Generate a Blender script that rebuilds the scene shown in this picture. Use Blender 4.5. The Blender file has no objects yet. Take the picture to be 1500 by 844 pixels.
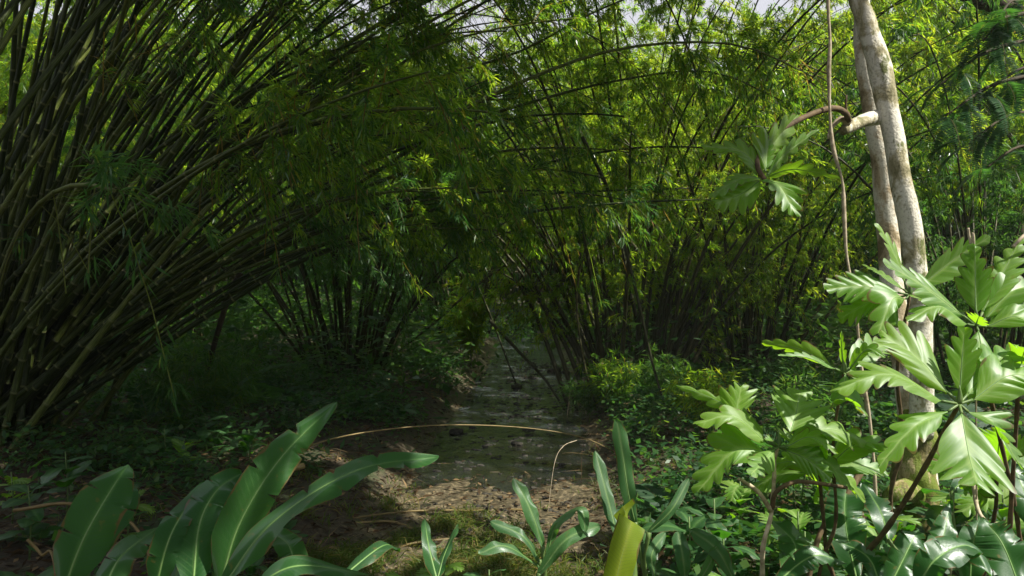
import bpy, math, random
import numpy as np
from mathutils import Vector, Matrix

# ------------------------------------------------------------------ camera, sky, sun, exposure
scene = bpy.context.scene
C = scene.collection
F = 1167.0                       # focal length in pixels of the 1500 px wide photograph
CAM = np.array([0.0, 0.0, 2.4])
TILT = math.atan(22 / F)
cam_d = bpy.data.cameras.new("camera")
cam = bpy.data.objects.new("camera", cam_d)
C.objects.link(cam)
cam.location = CAM
cam.rotation_euler = (math.radians(90) - TILT, 0, 0)
cam_d.sensor_width = 36
cam_d.lens = 36 * F / 1500
cam_d.clip_start = 0.05
cam_d.clip_end = 600
scene.camera = cam

SUN = np.array([0.60, -0.22, 0.77])
SUN /= np.linalg.norm(SUN)
elev = math.asin(SUN[2])
w = bpy.data.worlds.new("World")
scene.world = w
w.use_nodes = True
nt = w.node_tree
bg = nt.nodes["Background"]
sky = nt.nodes.new("ShaderNodeTexSky")
sky.sky_type = 'NISHITA'
sky.sun_disc = False
sky.sun_elevation = elev
sky.sun_rotation = math.atan2(SUN[0], SUN[1])
sky.dust_density = 4.0
sky.air_density = 1.4
bg.inputs[1].default_value = 0.05
tcw = nt.nodes.new("ShaderNodeTexCoord")
cn = nt.nodes.new("ShaderNodeTexNoise"); cn.inputs["Scale"].default_value = 1.6; cn.inputs["Detail"].default_value = 6
nt.links.new(tcw.outputs["Generated"], cn.inputs["Vector"])
cr = nt.nodes.new("ShaderNodeValToRGB")
cr.color_ramp.elements[0].position = .28; cr.color_ramp.elements[1].position = .44
nt.links.new(cn.outputs["Fac"], cr.inputs[0])
cm_ = nt.nodes.new("ShaderNodeMix"); cm_.data_type = 'RGBA'
nt.links.new(cr.outputs[0], cm_.inputs[0]); nt.links.new(sky.outputs[0], cm_.inputs[6])
cm_.inputs[7].default_value = (7.4, 7.5, 8.3, 1)          # thin white cloud
nt.links.new(cm_.outputs[2], bg.inputs[0])
sl = bpy.data.lights.new("sun", 'SUN')
sl.energy = 5.0
sl.angle = math.radians(0.55)
sl.color = (1.0, 0.94, 0.79)
so = bpy.data.objects.new("sun", sl)
C.objects.link(so)
so.rotation_euler = Vector(SUN).to_track_quat('Z', 'Y').to_euler()
so.location = (20, -8, 30)
vs = scene.view_settings
vs.view_transform = 'Standard'
vs.look = 'None'
vs.exposure = 1.0
vs.gamma = 1.0
cy = scene.cycles
cy.max_bounces = 6
cy.diffuse_bounces = 3
cy.glossy_bounces = 2
cy.transmission_bounces = 4
cy.transparent_max_bounces = 8
cy.caustics_reflective = False
cy.caustics_refractive = False
cy.sample_clamp_indirect = 4.0

# ------------------------------------------------------------------ helpers
R_ = np.random.default_rng
UP = np.array([0, 0, 1.0])


def P(px, py, d):
    u, v = (px - 750) / F, (422 - py) / F
    fw = np.array([0, math.cos(TILT), -math.sin(TILT)])
    up = np.array([0, math.sin(TILT), math.cos(TILT)])
    return CAM + d * (fw + v * up + np.array([u, 0, 0]))


def sst(a, b, x):
    t = np.clip((x - a) / (b - a), 0, 1)
    return t * t * (3 - 2 * t)


def wav(x, y, s=1.0, k=0):
    return (np.sin(x * 1.3 * s + 1.7 + k) * np.cos(y * 1.1 * s - .6 * k) + .6 * np.sin(x * 2.7 * s - y * 1.9 * s + 2.1 * k)
            + .4 * np.cos(y * 4.1 * s + x * 3.3 * s + k) + .25 * np.sin(x * 7.7 * s + k * 3) * np.sin(y * 8.3 * s)) / 2.2


def stream_x(y):
    y = np.asarray(y, float)
    return np.interp(y, [-10, 4, 8, 12, 15, 20, 28, 36, 60], [-1.6, -.7, -.15, 0.0, .2, .42, .55, -.6, -9])


def stream_w(y):
    return np.interp(np.asarray(y, float), [0, 6, 9, 12, 16, 24, 60], [.8, 1.0, 1.12, 1.08, 1.1, 1.0, 1.0])


def ground(x, y):
    x = np.asarray(x, float)
    y = np.asarray(y, float)
    dx = x - stream_x(y)
    d = np.abs(dx) - stream_w(y)
    bed = -.09 + .055 * wav(x * 2.2, y * 2.2, 1.6) + .09 * sst(10.0, 8.2, y) + .03 * wav(x, y, 9, 2)
    bank = .30 * sst(-.15, .9, d) + .045 * np.clip(d, 0, 40) * (1 + .3 * (dx > 0)) + .07 * wav(x, y, .8) * sst(0, 1, d)
    bank = bank + .02 * wav(x, y, 6, 1)
    h = bed * (1 - sst(-.25, .5, d)) + bank
    h = h + .75 * sst(4.5, 1.2, y) * sst(.0, 1, .3 + 0 * y)
    r = np.hypot(x, y - 8)
    return h + 10 * sst(34, 75, r) + 14 * sst(70, 150, r)


def g1(x, y):
    return float(ground(x, y))


def onground(px, py):
    """the ground point seen at a pixel"""
    for d in np.arange(2.0, 60, .05):
        p = P(px, py, d)
        if p[2] <= g1(p[0], p[1]):
            return p
    return P(px, py, 60)


def tag(o, label=None, cat=None, group=None, kind=None):
    if label: o['label'] = label
    if cat: o['category'] = cat
    if group: o['group'] = group
    if kind: o['kind'] = kind
    return o


def empty(name, loc, label, cat, group=None):
    o = bpy.data.objects.new(name, None)
    o.empty_display_size = .2
    C.objects.link(o)
    o.location = loc
    return tag(o, label, cat, group)


def mesh_np(name, V, Q, mat=None, tint=None, uv=None, smooth=False, attrs=None):
    V = np.asarray(V, np.float32).reshape(-1, 3)
    Q = np.asarray(Q, np.int32).reshape(-1, 4)
    me = bpy.data.meshes.new(name)
    me.vertices.add(len(V))
    me.vertices.foreach_set("co", V.ravel())
    me.loops.add(Q.size)
    me.loops.foreach_set("vertex_index", Q.ravel())
    me.polygons.add(len(Q))
    me.polygons.foreach_set("loop_start", np.arange(0, Q.size, 4, dtype=np.int32))
    if smooth:
        me.polygons.foreach_set("use_smooth", np.ones(len(Q), bool))
    me.update(calc_edges=True)
    if tint is not None:
        a = me.attributes.new("tint", 'FLOAT', 'FACE')
        a.data.foreach_set("value", np.asarray(tint, np.float32))
    if uv is not None:                       # per vertex uv
        l = me.uv_layers.new(name="UVMap")
        l.data.foreach_set("uv", np.asarray(uv, np.float32).reshape(-1, 2)[Q.ravel()].ravel())
    for k, v in (attrs or {}).items():
        a = me.attributes.new(k, 'FLOAT', 'POINT')
        a.data.foreach_set("value", np.asarray(v, np.float32))
    if mat: me.materials.append(mat)
    return me


def link(name, me, parent=None, M=None, kind=None):
    o = bpy.data.objects.new(name, me)
    C.objects.link(o)
    if parent is not None: o.parent = parent
    if M is not None: o.matrix_basis = M
    if kind: o['kind'] = kind
    return o


def spline(pts, n):
    """Catmull-Rom through pts"""
    p = np.asarray(pts, float)
    p = np.vstack([2 * p[0] - p[1], p, 2 * p[-1] - p[-2]])
    m = len(p) - 3
    t = np.linspace(0, m, n)
    i = np.minimum(t.astype(int), m - 1)
    f = (t - i)[:, None]
    a, b, c, d = p[i], p[i + 1], p[i + 2], p[i + 3]
    return .5 * (2 * b + (c - a) * f + (2 * a - 5 * b + 4 * c - d) * f ** 2 + (3 * b - a - 3 * c + d) * f ** 3)


def unit(a):
    return a / (np.linalg.norm(a, axis=-1, keepdims=True) + 1e-9)


def tube_arrays(c, r, sides, rough=0, seed=0, cap=True):
    c = np.asarray(c, float)
    n = len(c)
    r = np.broadcast_to(np.asarray(r, float), (n,))
    T = unit(np.gradient(c, axis=0))
    ref = np.array([.13, 1.0, .07]) if abs(T[:, 1]).mean() < .8 else np.array([1.0, .1, .1])
    A = unit(np.cross(T, ref))
    B = np.cross(T, A)
    th = np.linspace(0, 2 * math.pi, sides, endpoint=False)
    rr = r[:, None] * np.ones(sides)
    if rough:
        g = R_(seed)
        s = np.linspace(0, n / 3.0, n)[:, None]
        for k in range(4):
            rr = rr * (1 + rough / (k + 1) * np.sin((k + 1) * th[None] + s * g.uniform(.5, 2.5) + g.uniform(0, 6)))
        rr = rr * (1 + rough * .4 * g.normal(size=rr.shape))
    V = c[:, None] + A[:, None] * (np.cos(th)[None, :, None] * rr[..., None]) + B[:, None] * (np.sin(th)[None, :, None] * rr[..., None])
    V = V.reshape(-1, 3)
    i = np.arange(n - 1)[:, None] * sides
    j = np.arange(sides)[None]
    k = (j + 1) % sides
    Q = np.stack([i + j, i + k, i + sides + k, i + sides + j], -1).reshape(-1, 4)
    s = np.concatenate([[0], np.cumsum(np.linalg.norm(np.diff(c, axis=0), axis=1))])
    uv = np.stack([np.tile(th / 6.283, n), np.repeat(s, sides)], -1)
    if cap:
        V = np.vstack([V, c[0], c[-1]])
        b0, b1 = n * sides, n * sides + 1
        jj = np.arange(0, sides, 2)
        q0 = np.stack([jj * 0 + b0, (jj + 2) % sides, (jj + 1) % sides, jj], -1)
        o = (n - 1) * sides
        q1 = np.stack([jj * 0 + b1, o + jj, o + (jj + 1) % sides, o + (jj + 2) % sides], -1)
        Q = np.vstack([Q, q0, q1])
        uv = np.vstack([uv, [0, 0], [0, s[-1]]])
    return V, Q, uv


def join(parts):
    """[(V,Q,extra...)] -> one"""
    Vs, Qs, ex, o = [], [], [], 0
    for p in parts:
        Vs.append(p[0]); Qs.append(p[1] + o); ex.append(p[2]); o += len(p[0])
    return np.vstack(Vs), np.vstack(Qs), np.concatenate(ex)


def tube(name, c, r, sides, mat, parent=None, rough=0, seed=0):
    V, Q, uv = tube_arrays(c, r, sides, rough, seed)
    return link(name, mesh_np(name, V, Q, mat, uv=uv, smooth=True), parent)


# ------------------------------------------------------------------ materials
def mat(name):
    m = bpy.data.materials.new(name)
    m.use_nodes = True
    m.node_tree.nodes.clear()
    return m, m.node_tree.nodes, m.node_tree.links


def N(ns, t, **k):
    n = ns.new(t)
    for a, b in k.items(): setattr(n, a, b)
    return n


def ramp(ns, stops):
    r = ns.new("ShaderNodeValToRGB")
    e = r.color_ramp.elements
    while len(e) < len(stops): e.new(.5)
    for x, (p, c) in zip(e, stops):
        x.position = p
        x.color = (*c, 1)
    return r


def leaf_mat(name, stops, tcol, trans=.45, rough=.45, gloss=.05, twig=(.06, .05, .02), vein=None, uvbands=0, spots=0):
    """diffuse + translucent + coat; 'tint' varies the leaf, tint above 1.5 is a twig"""
    m, ns, L = mat(name)
    at = N(ns, "ShaderNodeAttribute", attribute_name="tint")
    oi = N(ns, "ShaderNodeObjectInfo")
    if vein is None:
        fac = at.outputs["Fac"]
    else:
        nz = N(ns, "ShaderNodeTexNoise")
        nz.inputs["Scale"].default_value = 7
        tc = N(ns, "ShaderNodeTexCoord")
        L.new(tc.outputs["Object"], nz.inputs["Vector"])
        a = N(ns, "ShaderNodeMath", operation='MULTIPLY_ADD')
        L.new(nz.outputs["Fac"], a.inputs[0]); a.inputs[1].default_value = .9
        L.new(oi.outputs["Random"], a.inputs[2])
        b = N(ns, "ShaderNodeMath", operation='MULTIPLY_ADD')
        L.new(a.outputs[0], b.inputs[0]); b.inputs[1].default_value = .6; b.inputs[2].default_value = -.05
        fac = b.outputs[0]
    r = ramp(ns, stops)
    L.new(fac, r.inputs[0])
    col = r.outputs[0]
    tr = N(ns, "ShaderNodeMix", data_type='RGBA', blend_type='MULTIPLY')
    tr.inputs[0].default_value = 0.0
    tcr = ramp(ns, tcol)
    L.new(fac, tcr.inputs[0])
    tc_out = tcr.outputs[0]
    bump = None
    if vein is not None:
        va = N(ns, "ShaderNodeAttribute", attribute_name="vein")
        mx = N(ns, "ShaderNodeMix", data_type='RGBA')
        L.new(va.outputs["Fac"], mx.inputs[0]); L.new(col, mx.inputs[6]); mx.inputs[7].default_value = (*vein, 1)
        col = mx.outputs[2]
        if spots:
            n2 = N(ns, "ShaderNodeTexNoise"); n2.inputs["Scale"].default_value = 26; n2.inputs["Detail"].default_value = 3
            L.new(tc.outputs["Object"], n2.inputs["Vector"])
            rs = ramp(ns, [(.66, (0, 0, 0)), (.72, (1, 1, 1))])
            L.new(n2.outputs["Fac"], rs.inputs[0])
            mm = N(ns, "ShaderNodeMath", operation='MULTIPLY'); mm.inputs[1].default_value = spots
            L.new(rs.outputs[0], mm.inputs[0])
            m3 = N(ns, "ShaderNodeMix", data_type='RGBA')
            L.new(mm.outputs[0], m3.inputs[0]); L.new(col, m3.inputs[6]); m3.inputs[7].default_value = (.16, .11, .03, 1)
            col = m3.outputs[2]
        uvq = N(ns, "ShaderNodeUVMap"); sq = N(ns, "ShaderNodeSeparateXYZ"); L.new(uvq.outputs[0], sq.inputs[0])
        ax = N(ns, "ShaderNodeMath", operation='SUBTRACT'); L.new(sq.outputs[0], ax.inputs[0]); ax.inputs[1].default_value = .5
        ab = N(ns, "ShaderNodeMath", operation='ABSOLUTE'); L.new(ax.outputs[0], ab.inputs[0])
        # side veins slanting forward from the midrib
        k1 = N(ns, "ShaderNodeMath", operation='MULTIPLY'); L.new(sq.outputs[1], k1.inputs[0]); k1.inputs[1].default_value = 62 if uvbands else 40
        k2 = N(ns, "ShaderNodeMath", operation='MULTIPLY_ADD'); L.new(ab.outputs[0], k2.inputs[0]); k2.inputs[1].default_value = -26; L.new(k1.outputs[0], k2.inputs[2])
        k3 = N(ns, "ShaderNodeMath", operation='SINE'); L.new(k2.outputs[0], k3.inputs[0])
        k4 = N(ns, "ShaderNodeMapRange"); k4.inputs["From Min"].default_value = .75; k4.inputs["From Max"].default_value = 1; k4.inputs["To Max"].default_value = .45; L.new(k3.outputs[0], k4.inputs["Value"])
        m4 = N(ns, "ShaderNodeMix", data_type='RGBA'); L.new(k4.outputs[0], m4.inputs[0]); L.new(col, m4.inputs[6]); m4.inputs[7].default_value = (*vein, 1)
        col = m4.outputs[2]
        # dry brown margin, broken by noise
        n5 = N(ns, "ShaderNodeTexNoise"); n5.inputs["Scale"].default_value = 11; n5.inputs["Detail"].default_value = 5; L.new(tc.outputs["Object"], n5.inputs["Vector"])
        e1 = N(ns, "ShaderNodeMath", operation='MULTIPLY_ADD'); L.new(n5.outputs["Fac"], e1.inputs[0]); e1.inputs[1].default_value = .34; L.new(ab.outputs[0], e1.inputs[2])
        e2 = N(ns, "ShaderNodeMapRange"); e2.inputs["From Min"].default_value = .645; e2.inputs["From Max"].default_value = .675; e2.inputs["To Max"].default_value = .85; L.new(e1.outputs[0], e2.inputs["Value"])
        m5 = N(ns, "ShaderNodeMix", data_type='RGBA'); L.new(e2.outputs[0], m5.inputs[0]); L.new(col, m5.inputs[6]); m5.inputs[7].default_value = (.13, .09, .03, 1)
        col = m5.outputs[2]
        tx = N(ns, "ShaderNodeMix", data_type='RGBA'); L.new(e2.outputs[0], tx.inputs[0]); L.new(tc_out, tx.inputs[6]); tx.inputs[7].default_value = (.2, .12, .02, 1)
        ty = N(ns, "ShaderNodeMix", data_type='RGBA', blend_type='MULTIPLY'); L.new(k4.outputs[0], ty.inputs[0]); L.new(tx.outputs[2], ty.inputs[6]); ty.inputs[7].default_value = (.2, .4, .2, 1)
        tc_out = ty.outputs[2]
        bump = N(ns, "ShaderNodeBump"); bump.inputs["Strength"].default_value = .35; bump.inputs["Distance"].default_value = .006
        if uvbands:
            uvn = N(ns, "ShaderNodeUVMap")
            wv = N(ns, "ShaderNodeTexWave", wave_type='BANDS', bands_direction='Y')
            wv.inputs["Scale"].default_value = uvbands * 1.7; wv.inputs["Distortion"].default_value = 3.5; wv.inputs["Detail"].default_value = 3; bump.inputs["Strength"].default_value = .22
            L.new(uvn.outputs[0], wv.inputs["Vector"]); L.new(wv.outputs["Fac"], bump.inputs["Height"])
        else:
            L.new(nz.outputs["Fac"], bump.inputs["Height"])
    else:
        cmp_ = N(ns, "ShaderNodeMath", operation='GREATER_THAN'); cmp_.inputs[1].default_value = 1.5
        L.new(at.outputs["Fac"], cmp_.inputs[0])
        mx = N(ns, "ShaderNodeMix", data_type='RGBA')
        L.new(cmp_.outputs[0], mx.inputs[0]); L.new(col, mx.inputs[6]); mx.inputs[7].default_value = (*twig, 1)
        col = mx.outputs[2]
    d = N(ns, "ShaderNodeBsdfDiffuse")
    t = N(ns, "ShaderNodeBsdfTranslucent")
    g = N(ns, "ShaderNodeBsdfGlossy"); g.inputs["Roughness"].default_value = rough; g.inputs["Color"].default_value = (.9, .95, 1, 1)
    L.new(col, d.inputs["Color"]); L.new(tc_out, t.inputs["Color"])
    s1 = N(ns, "ShaderNodeMixShader"); s1.inputs[0].default_value = trans
    L.new(d.outputs[0], s1.inputs[1]); L.new(t.outputs[0], s1.inputs[2])
    fr = N(ns, "ShaderNodeFresnel"); fr.inputs["IOR"].default_value = 1.4
    mg = N(ns, "ShaderNodeMath", operation='MULTIPLY_ADD'); mg.inputs[1].default_value = gloss * 6; mg.inputs[2].default_value = 0
    L.new(fr.outputs[0], mg.inputs[0])
    cl = N(ns, "ShaderNodeMath", operation='MINIMUM'); cl.inputs[1].default_value = gloss * 2.2
    L.new(mg.outputs[0], cl.inputs[0])
    s2 = N(ns, "ShaderNodeMixShader")
    L.new(cl.outputs[0], s2.inputs[0]); L.new(s1.outputs[0], s2.inputs[1]); L.new(g.outputs[0], s2.inputs[2])
    if bump:
        for q in (d, t, g): L.new(bump.outputs[0], q.inputs["Normal"])
    out = N(ns, "ShaderNodeOutputMaterial")
    L.new(s2.outputs[0], out.inputs[0])
    return m


M = {}
M['bamboo_leaf'] = leaf_mat("bamboo_leaf", [(0, (.016, .048, .010)), (.35, (.035, .085, .014)), (.6, (.06, .12, .018)), (.93, (.12, .15, .02)), (1, (.25, .16, .04))],
                            [(0, (.10, .28, .015)), (.35, (.34, .62, .025)), (.6, (.62, .86, .04)), (.93, (.55, .58, .02)), (1, (.45, .3, .05))], trans=.6, rough=.38, gloss=.035)
M['bamboo_leaf_cool'] = leaf_mat("bamboo_leaf_cool", [(0, (.025, .07, .02)), (.6, (.04, .10, .025)), (1, (.09, .15, .03))],
                                 [(0, (.09, .30, .04)), (.6, (.20, .46, .04)), (1, (.36, .55, .05))], trans=.45, rough=.42, gloss=.04)
M['tree_leaf'] = leaf_mat("tree_leaf", [(0, (.014, .045, .014)), (.6, (.028, .075, .018)), (1, (.06, .11, .025))],
                          [(0, (.08, .26, .03)), (.6, (.15, .36, .03)), (1, (.3, .45, .05))], trans=.4, rough=.4, gloss=.05)
M['herb_leaf'] = leaf_mat("herb_leaf", [(0, (.016, .052, .022)), (.6, (.03, .085, .025)), (1, (.07, .13, .03))],
                          [(0, (.08, .28, .04)), (.6, (.14, .38, .03)), (1, (.3, .45, .04))], trans=.4, rough=.35, gloss=.06)
M['grass'] = leaf_mat("grass", [(0, (.035, .075, .014)), (.6, (.07, .11, .02)), (1, (.22, .17, .06))],
                      [(0, (.14, .3, .02)), (.6, (.25, .36, .03)), (1, (.4, .3, .1))], trans=.4, rough=.5, gloss=.02)
M['litter'] = leaf_mat("litter", [(0, (.025, .016, .009)), (.6, (.07, .045, .022)), (1, (.24, .17, .09))],
                       [(0, (.05, .03, .01)), (1, (.2, .1, .03))], trans=.1, rough=.6, gloss=.02)
M['breadfruit'] = leaf_mat("breadfruit_leaf", [(0, (.07, .18, .018)), (.5, (.11, .24, .025)), (1, (.17, .29, .03))],
                           [(0, (.24, .58, .015)), (1, (.42, .72, .02))], trans=.52, rough=.5, gloss=.022, vein=(.30, .44, .13), spots=.3)
M['long_leaf'] = leaf_mat("long_leaf", [(0, (.014, .058, .018)), (.5, (.021, .08, .02)), (1, (.04, .12, .026))],
                          [(0, (.07, .34, .02)), (1, (.16, .46, .02))], trans=.35, rough=.42, gloss=.035, vein=(.08, .19, .05), uvbands=14, spots=.5)
M['broad_leaf'] = leaf_mat("broad_leaf", [(0, (.014, .055, .02)), (.5, (.025, .085, .022)), (1, (.06, .14, .03))],
                          [(0, (.07, .34, .02)), (1, (.16, .46, .02))], trans=.35, rough=.38, gloss=.04, vein=(.08, .18, .05), uvbands=8, spots=.7)
M['strap_leaf'] = leaf_mat("strap_leaf", [(0, (.03, .09, .035)), (1, (.06, .15, .045))],
                           [(0, (.08, .34, .03)), (1, (.2, .5, .03))], trans=.35, rough=.4, gloss=.04, vein=(.12, .2, .08), uvbands=9, spots=.2)
M['yellow_leaf'] = leaf_mat("yellow_leaf", [(0, (.16, .24, .02)), (1, (.22, .30, .02))],
                            [(0, (.42, .62, .01)), (1, (.5, .7, .01))], trans=.55, rough=.45, gloss=.03, vein=(.3, .36, .05), uvbands=9)


def solid(name, stops, scale=8, rough=.6, bump=.3, stretch=(1, 1, 1), spec=.3, objvar=0, detail=6, uv=False, bdist=.01):
    m, ns, L = mat(name)
    b = N(ns, "ShaderNodeBsdfPrincipled")
    tc = N(ns, "ShaderNodeTexCoord"); mp = N(ns, "ShaderNodeMapping"); mp.inputs["Scale"].default_value = stretch
    L.new(tc.outputs["UV" if uv else "Object"], mp.inputs[0])
    n = N(ns, "ShaderNodeTexNoise"); n.inputs["Scale"].default_value = scale; n.inputs["Detail"].default_value = detail; n.inputs["Roughness"].default_value = .62
    L.new(mp.outputs[0], n.inputs["Vector"])
    r = ramp(ns, stops)
    if objvar:
        oi = N(ns, "ShaderNodeObjectInfo")
        a = N(ns, "ShaderNodeMath", operation='MULTIPLY_ADD'); a.inputs[1].default_value = objvar
        L.new(oi.outputs["Random"], a.inputs[0])
        s = N(ns, "ShaderNodeMath", operation='SUBTRACT'); s.inputs[1].default_value = objvar / 2
        L.new(n.outputs["Fac"], s.inputs[0]); L.new(s.outputs[0], a.inputs[2])
        L.new(a.outputs[0], r.inputs[0])
    else:
        L.new(n.outputs["Fac"], r.inputs[0])
    L.new(r.outputs[0], b.inputs["Base Color"])
    b.inputs["Roughness"].default_value = rough
    b.inputs["Specular IOR Level"].default_value = spec
    bp = N(ns, "ShaderNodeBump"); bp.inputs["Strength"].default_value = bump; bp.inputs["Distance"].default_value = bdist
    L.new(n.outputs["Fac"], bp.inputs["Height"]); L.new(bp.outputs[0], b.inputs["Normal"])
    o = N(ns, "ShaderNodeOutputMaterial"); L.new(b.outputs[0], o.inputs[0])
    return m


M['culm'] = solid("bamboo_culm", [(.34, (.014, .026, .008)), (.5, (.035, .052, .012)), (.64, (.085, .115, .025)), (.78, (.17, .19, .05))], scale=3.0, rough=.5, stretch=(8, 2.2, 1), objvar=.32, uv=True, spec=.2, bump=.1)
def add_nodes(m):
    ns, L = m.node_tree.nodes, m.node_tree.links
    b = [n for n in ns if n.type == 'BSDF_PRINCIPLED'][0]
    src = b.inputs["Base Color"].links[0].from_socket
    uvn = N(ns, "ShaderNodeUVMap"); sx = N(ns, "ShaderNodeSeparateXYZ"); L.new(uvn.outputs[0], sx.inputs[0])
    mr = N(ns, "ShaderNodeMapRange"); mr.inputs["From Min"].default_value = 2; mr.inputs["From Max"].default_value = 10; L.new(sx.outputs[0], mr.inputs["Value"])
    mx = N(ns, "ShaderNodeMix", data_type='RGBA'); L.new(mr.outputs[0], mx.inputs[0]); L.new(src, mx.inputs[6]); mx.inputs[7].default_value = (.13, .145, .06, 1)
    L.new(mx.outputs[2], b.inputs["Base Color"])


add_nodes(M['culm'])
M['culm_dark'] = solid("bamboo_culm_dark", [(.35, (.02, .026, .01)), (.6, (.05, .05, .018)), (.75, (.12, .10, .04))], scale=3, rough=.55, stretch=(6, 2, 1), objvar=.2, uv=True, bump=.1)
M['dry_cane'] = solid("dry_cane", [(.35, (.09, .065, .025)), (.6, (.2, .15, .06)), (.75, (.32, .25, .12))], scale=5, rough=.5, stretch=(4, 3, 1), objvar=.2, uv=True, bump=.1)
M['twig'] = solid("twig", [(.35, (.05, .035, .02)), (.7, (.16, .11, .06))], scale=20, rough=.8)
M['twig_pale'] = solid("twig_pale", [(.35, (.22, .18, .12)), (.65, (.5, .43, .32))], scale=20, rough=.8)
M['stem_green'] = solid("stem_green", [(.35, (.06, .12, .03)), (.7, (.13, .19, .06))], scale=12, rough=.45)
M['bark_dark'] = solid("bark_dark", [(.35, (.025, .02, .014)), (.6, (.07, .055, .035)), (.75, (.12, .11, .08))], scale=6, rough=.85, stretch=(1, 1, .3), bump=.6)
M['stone'] = solid("wet_stone", [(.35, (.02, .02, .018)), (.7, (.07, .065, .055))], scale=14, rough=.85, spec=.15)


def bark_mat(name, a, b, c, moss, mossiness, scale):
    m, ns, L = mat(name)
    bs = N(ns, "ShaderNodeBsdfPrincipled"); bs.inputs["Roughness"].default_value = .75; bs.inputs["Specular IOR Level"].default_value = .2
    tc = N(ns, "ShaderNodeTexCoord")
    n1 = N(ns, "ShaderNodeTexNoise"); n1.inputs["Scale"].default_value = scale; n1.inputs["Detail"].default_value = 8; n1.inputs["Roughness"].default_value = .6; n1.inputs["Distortion"].default_value = .6
    mp = N(ns, "ShaderNodeMapping"); mp.inputs["Scale"].default_value = (1, 1, .55)
    L.new(tc.outputs["Object"], mp.inputs[0]); L.new(mp.outputs[0], n1.inputs["Vector"])
    r1 = ramp(ns, [(.36, c), (.45, b), (.53, a), (1, a)])
    L.new(n1.outputs["Fac"], r1.inputs[0])
    n2 = N(ns, "ShaderNodeTexNoise"); n2.inputs["Scale"].default_value = scale * .7; n2.inputs["Detail"].default_value = 9; n2.inputs["Roughness"].default_value = .7
    off = N(ns, "ShaderNodeMapping"); off.inputs["Location"].default_value = (7, 3, 5); off.inputs["Scale"].default_value = (1, 1, .5)
    L.new(tc.outputs["Object"], off.inputs[0]); L.new(off.outputs[0], n2.inputs["Vector"])
    r2 = ramp(ns, [(mossiness, (0, 0, 0)), (mossiness + .05, (1, 1, 1))])
    L.new(n2.outputs["Fac"], r2.inputs[0])
    mx = N(ns, "ShaderNodeMix", data_type='RGBA'); L.new(r2.outputs[0], mx.inputs[0]); L.new(r1.outputs[0], mx.inputs[6]); mx.inputs[7].default_value = (*moss, 1)
    n3 = N(ns, "ShaderNodeTexNoise"); n3.inputs["Scale"].default_value = 60; n3.inputs["Detail"].default_value = 4
    L.new(tc.outputs["Object"], n3.inputs["Vector"])
    r3 = ramp(ns, [(.36, (.25, .25, .2)), (.46, (1, 1, 1))]); L.new(n3.outputs["Fac"], r3.inputs[0])
    m2 = N(ns, "ShaderNodeMix", data_type='RGBA', blend_type='MULTIPLY'); m2.inputs[0].default_value = .4
    L.new(mx.outputs[2], m2.inputs[6]); L.new(r3.outputs[0], m2.inputs[7])
    L.new(m2.outputs[2], bs.inputs["Base Color"])
    ad = N(ns, "ShaderNodeMath", operation='ADD'); L.new(n1.outputs["Fac"], ad.inputs[0]); L.new(n3.outputs["Fac"], ad.inputs[1])
    bp = N(ns, "ShaderNodeBump"); bp.inputs["Strength"].default_value = .5; bp.inputs["Distance"].default_value = .012
    L.new(ad.outputs[0], bp.inputs["Height"]); L.new(bp.outputs[0], bs.inputs["Normal"])
    o = N(ns, "ShaderNodeOutputMaterial"); L.new(bs.outputs[0], o.inputs[0])
    return m


M['bark_pale'] = bark_mat("bark_pale", (.66, .64, .56), (.42, .35, .24), (.2, .16, .09), (.16, .18, .08), .68, 5)
M['bark_mottled'] = bark_mat("bark_mottled", (.64, .62, .55), (.34, .31, .2), (.16, .15, .08), (.14, .16, .06), .56, 7)
M['bark_mossy'] = bark_mat("bark_mossy", (.3, .26, .14), (.16, .14, .05), (.07, .06, .03), (.13, .17, .03), .45, 12)

# ground
m, ns, L = mat("forest_soil")
bs = N(ns, "ShaderNodeBsdfPrincipled")
geo = N(ns, "ShaderNodeNewGeometry")
n1 = N(ns, "ShaderNodeTexNoise"); n1.inputs["Scale"].default_value = 2.2; n1.inputs["Detail"].default_value = 9; n1.inputs["Roughness"].default_value = .7
n2 = N(ns, "ShaderNodeTexNoise"); n2.inputs["Scale"].default_value = 17; n2.inputs["Detail"].default_value = 7; n2.inputs["Roughness"].default_value = .7
L.new(geo.outputs["Position"], n1.inputs["Vector"]); L.new(geo.outputs["Position"], n2.inputs["Vector"])
r1 = ramp(ns, [(.3, (.018, .014, .009)), (.5, (.045, .034, .02)), (.7, (.09, .07, .04))]); L.new(n2.outputs["Fac"], r1.inputs[0])
r2 = ramp(ns, [(.3, (.03, .026, .017)), (.5, (.075, .062, .038)), (.68, (.26, .21, .13))]); L.new(n2.outputs["Fac"], r2.inputs[0])
wa = N(ns, "ShaderNodeAttribute", attribute_name="mud")
mx = N(ns, "ShaderNodeMix", data_type='RGBA'); L.new(wa.outputs["Fac"], mx.inputs[0]); L.new(r1.outputs[0], mx.inputs[6]); L.new(r2.outputs[0], mx.inputs[7])
gm = ramp(ns, [(.5, (0, 0, 0)), (.6, (1, 1, 1))]); L.new(n1.outputs["Fac"], gm.inputs[0])
inv = N(ns, "ShaderNodeMath", operation='SUBTRACT'); inv.inputs[0].default_value = 1; L.new(wa.outputs["Fac"], inv.inputs[1])
ml = N(ns, "ShaderNodeMath", operation='MULTIPLY'); L.new(gm.outputs[0], ml.inputs[0]); L.new(inv.outputs[0], ml.inputs[1])
mg = N(ns, "ShaderNodeMix", data_type='RGBA'); L.new(ml.outputs[0], mg.inputs[0]); L.new(mx.outputs[2], mg.inputs[6]); mg.inputs[7].default_value = (.03, .05, .015, 1)
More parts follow.
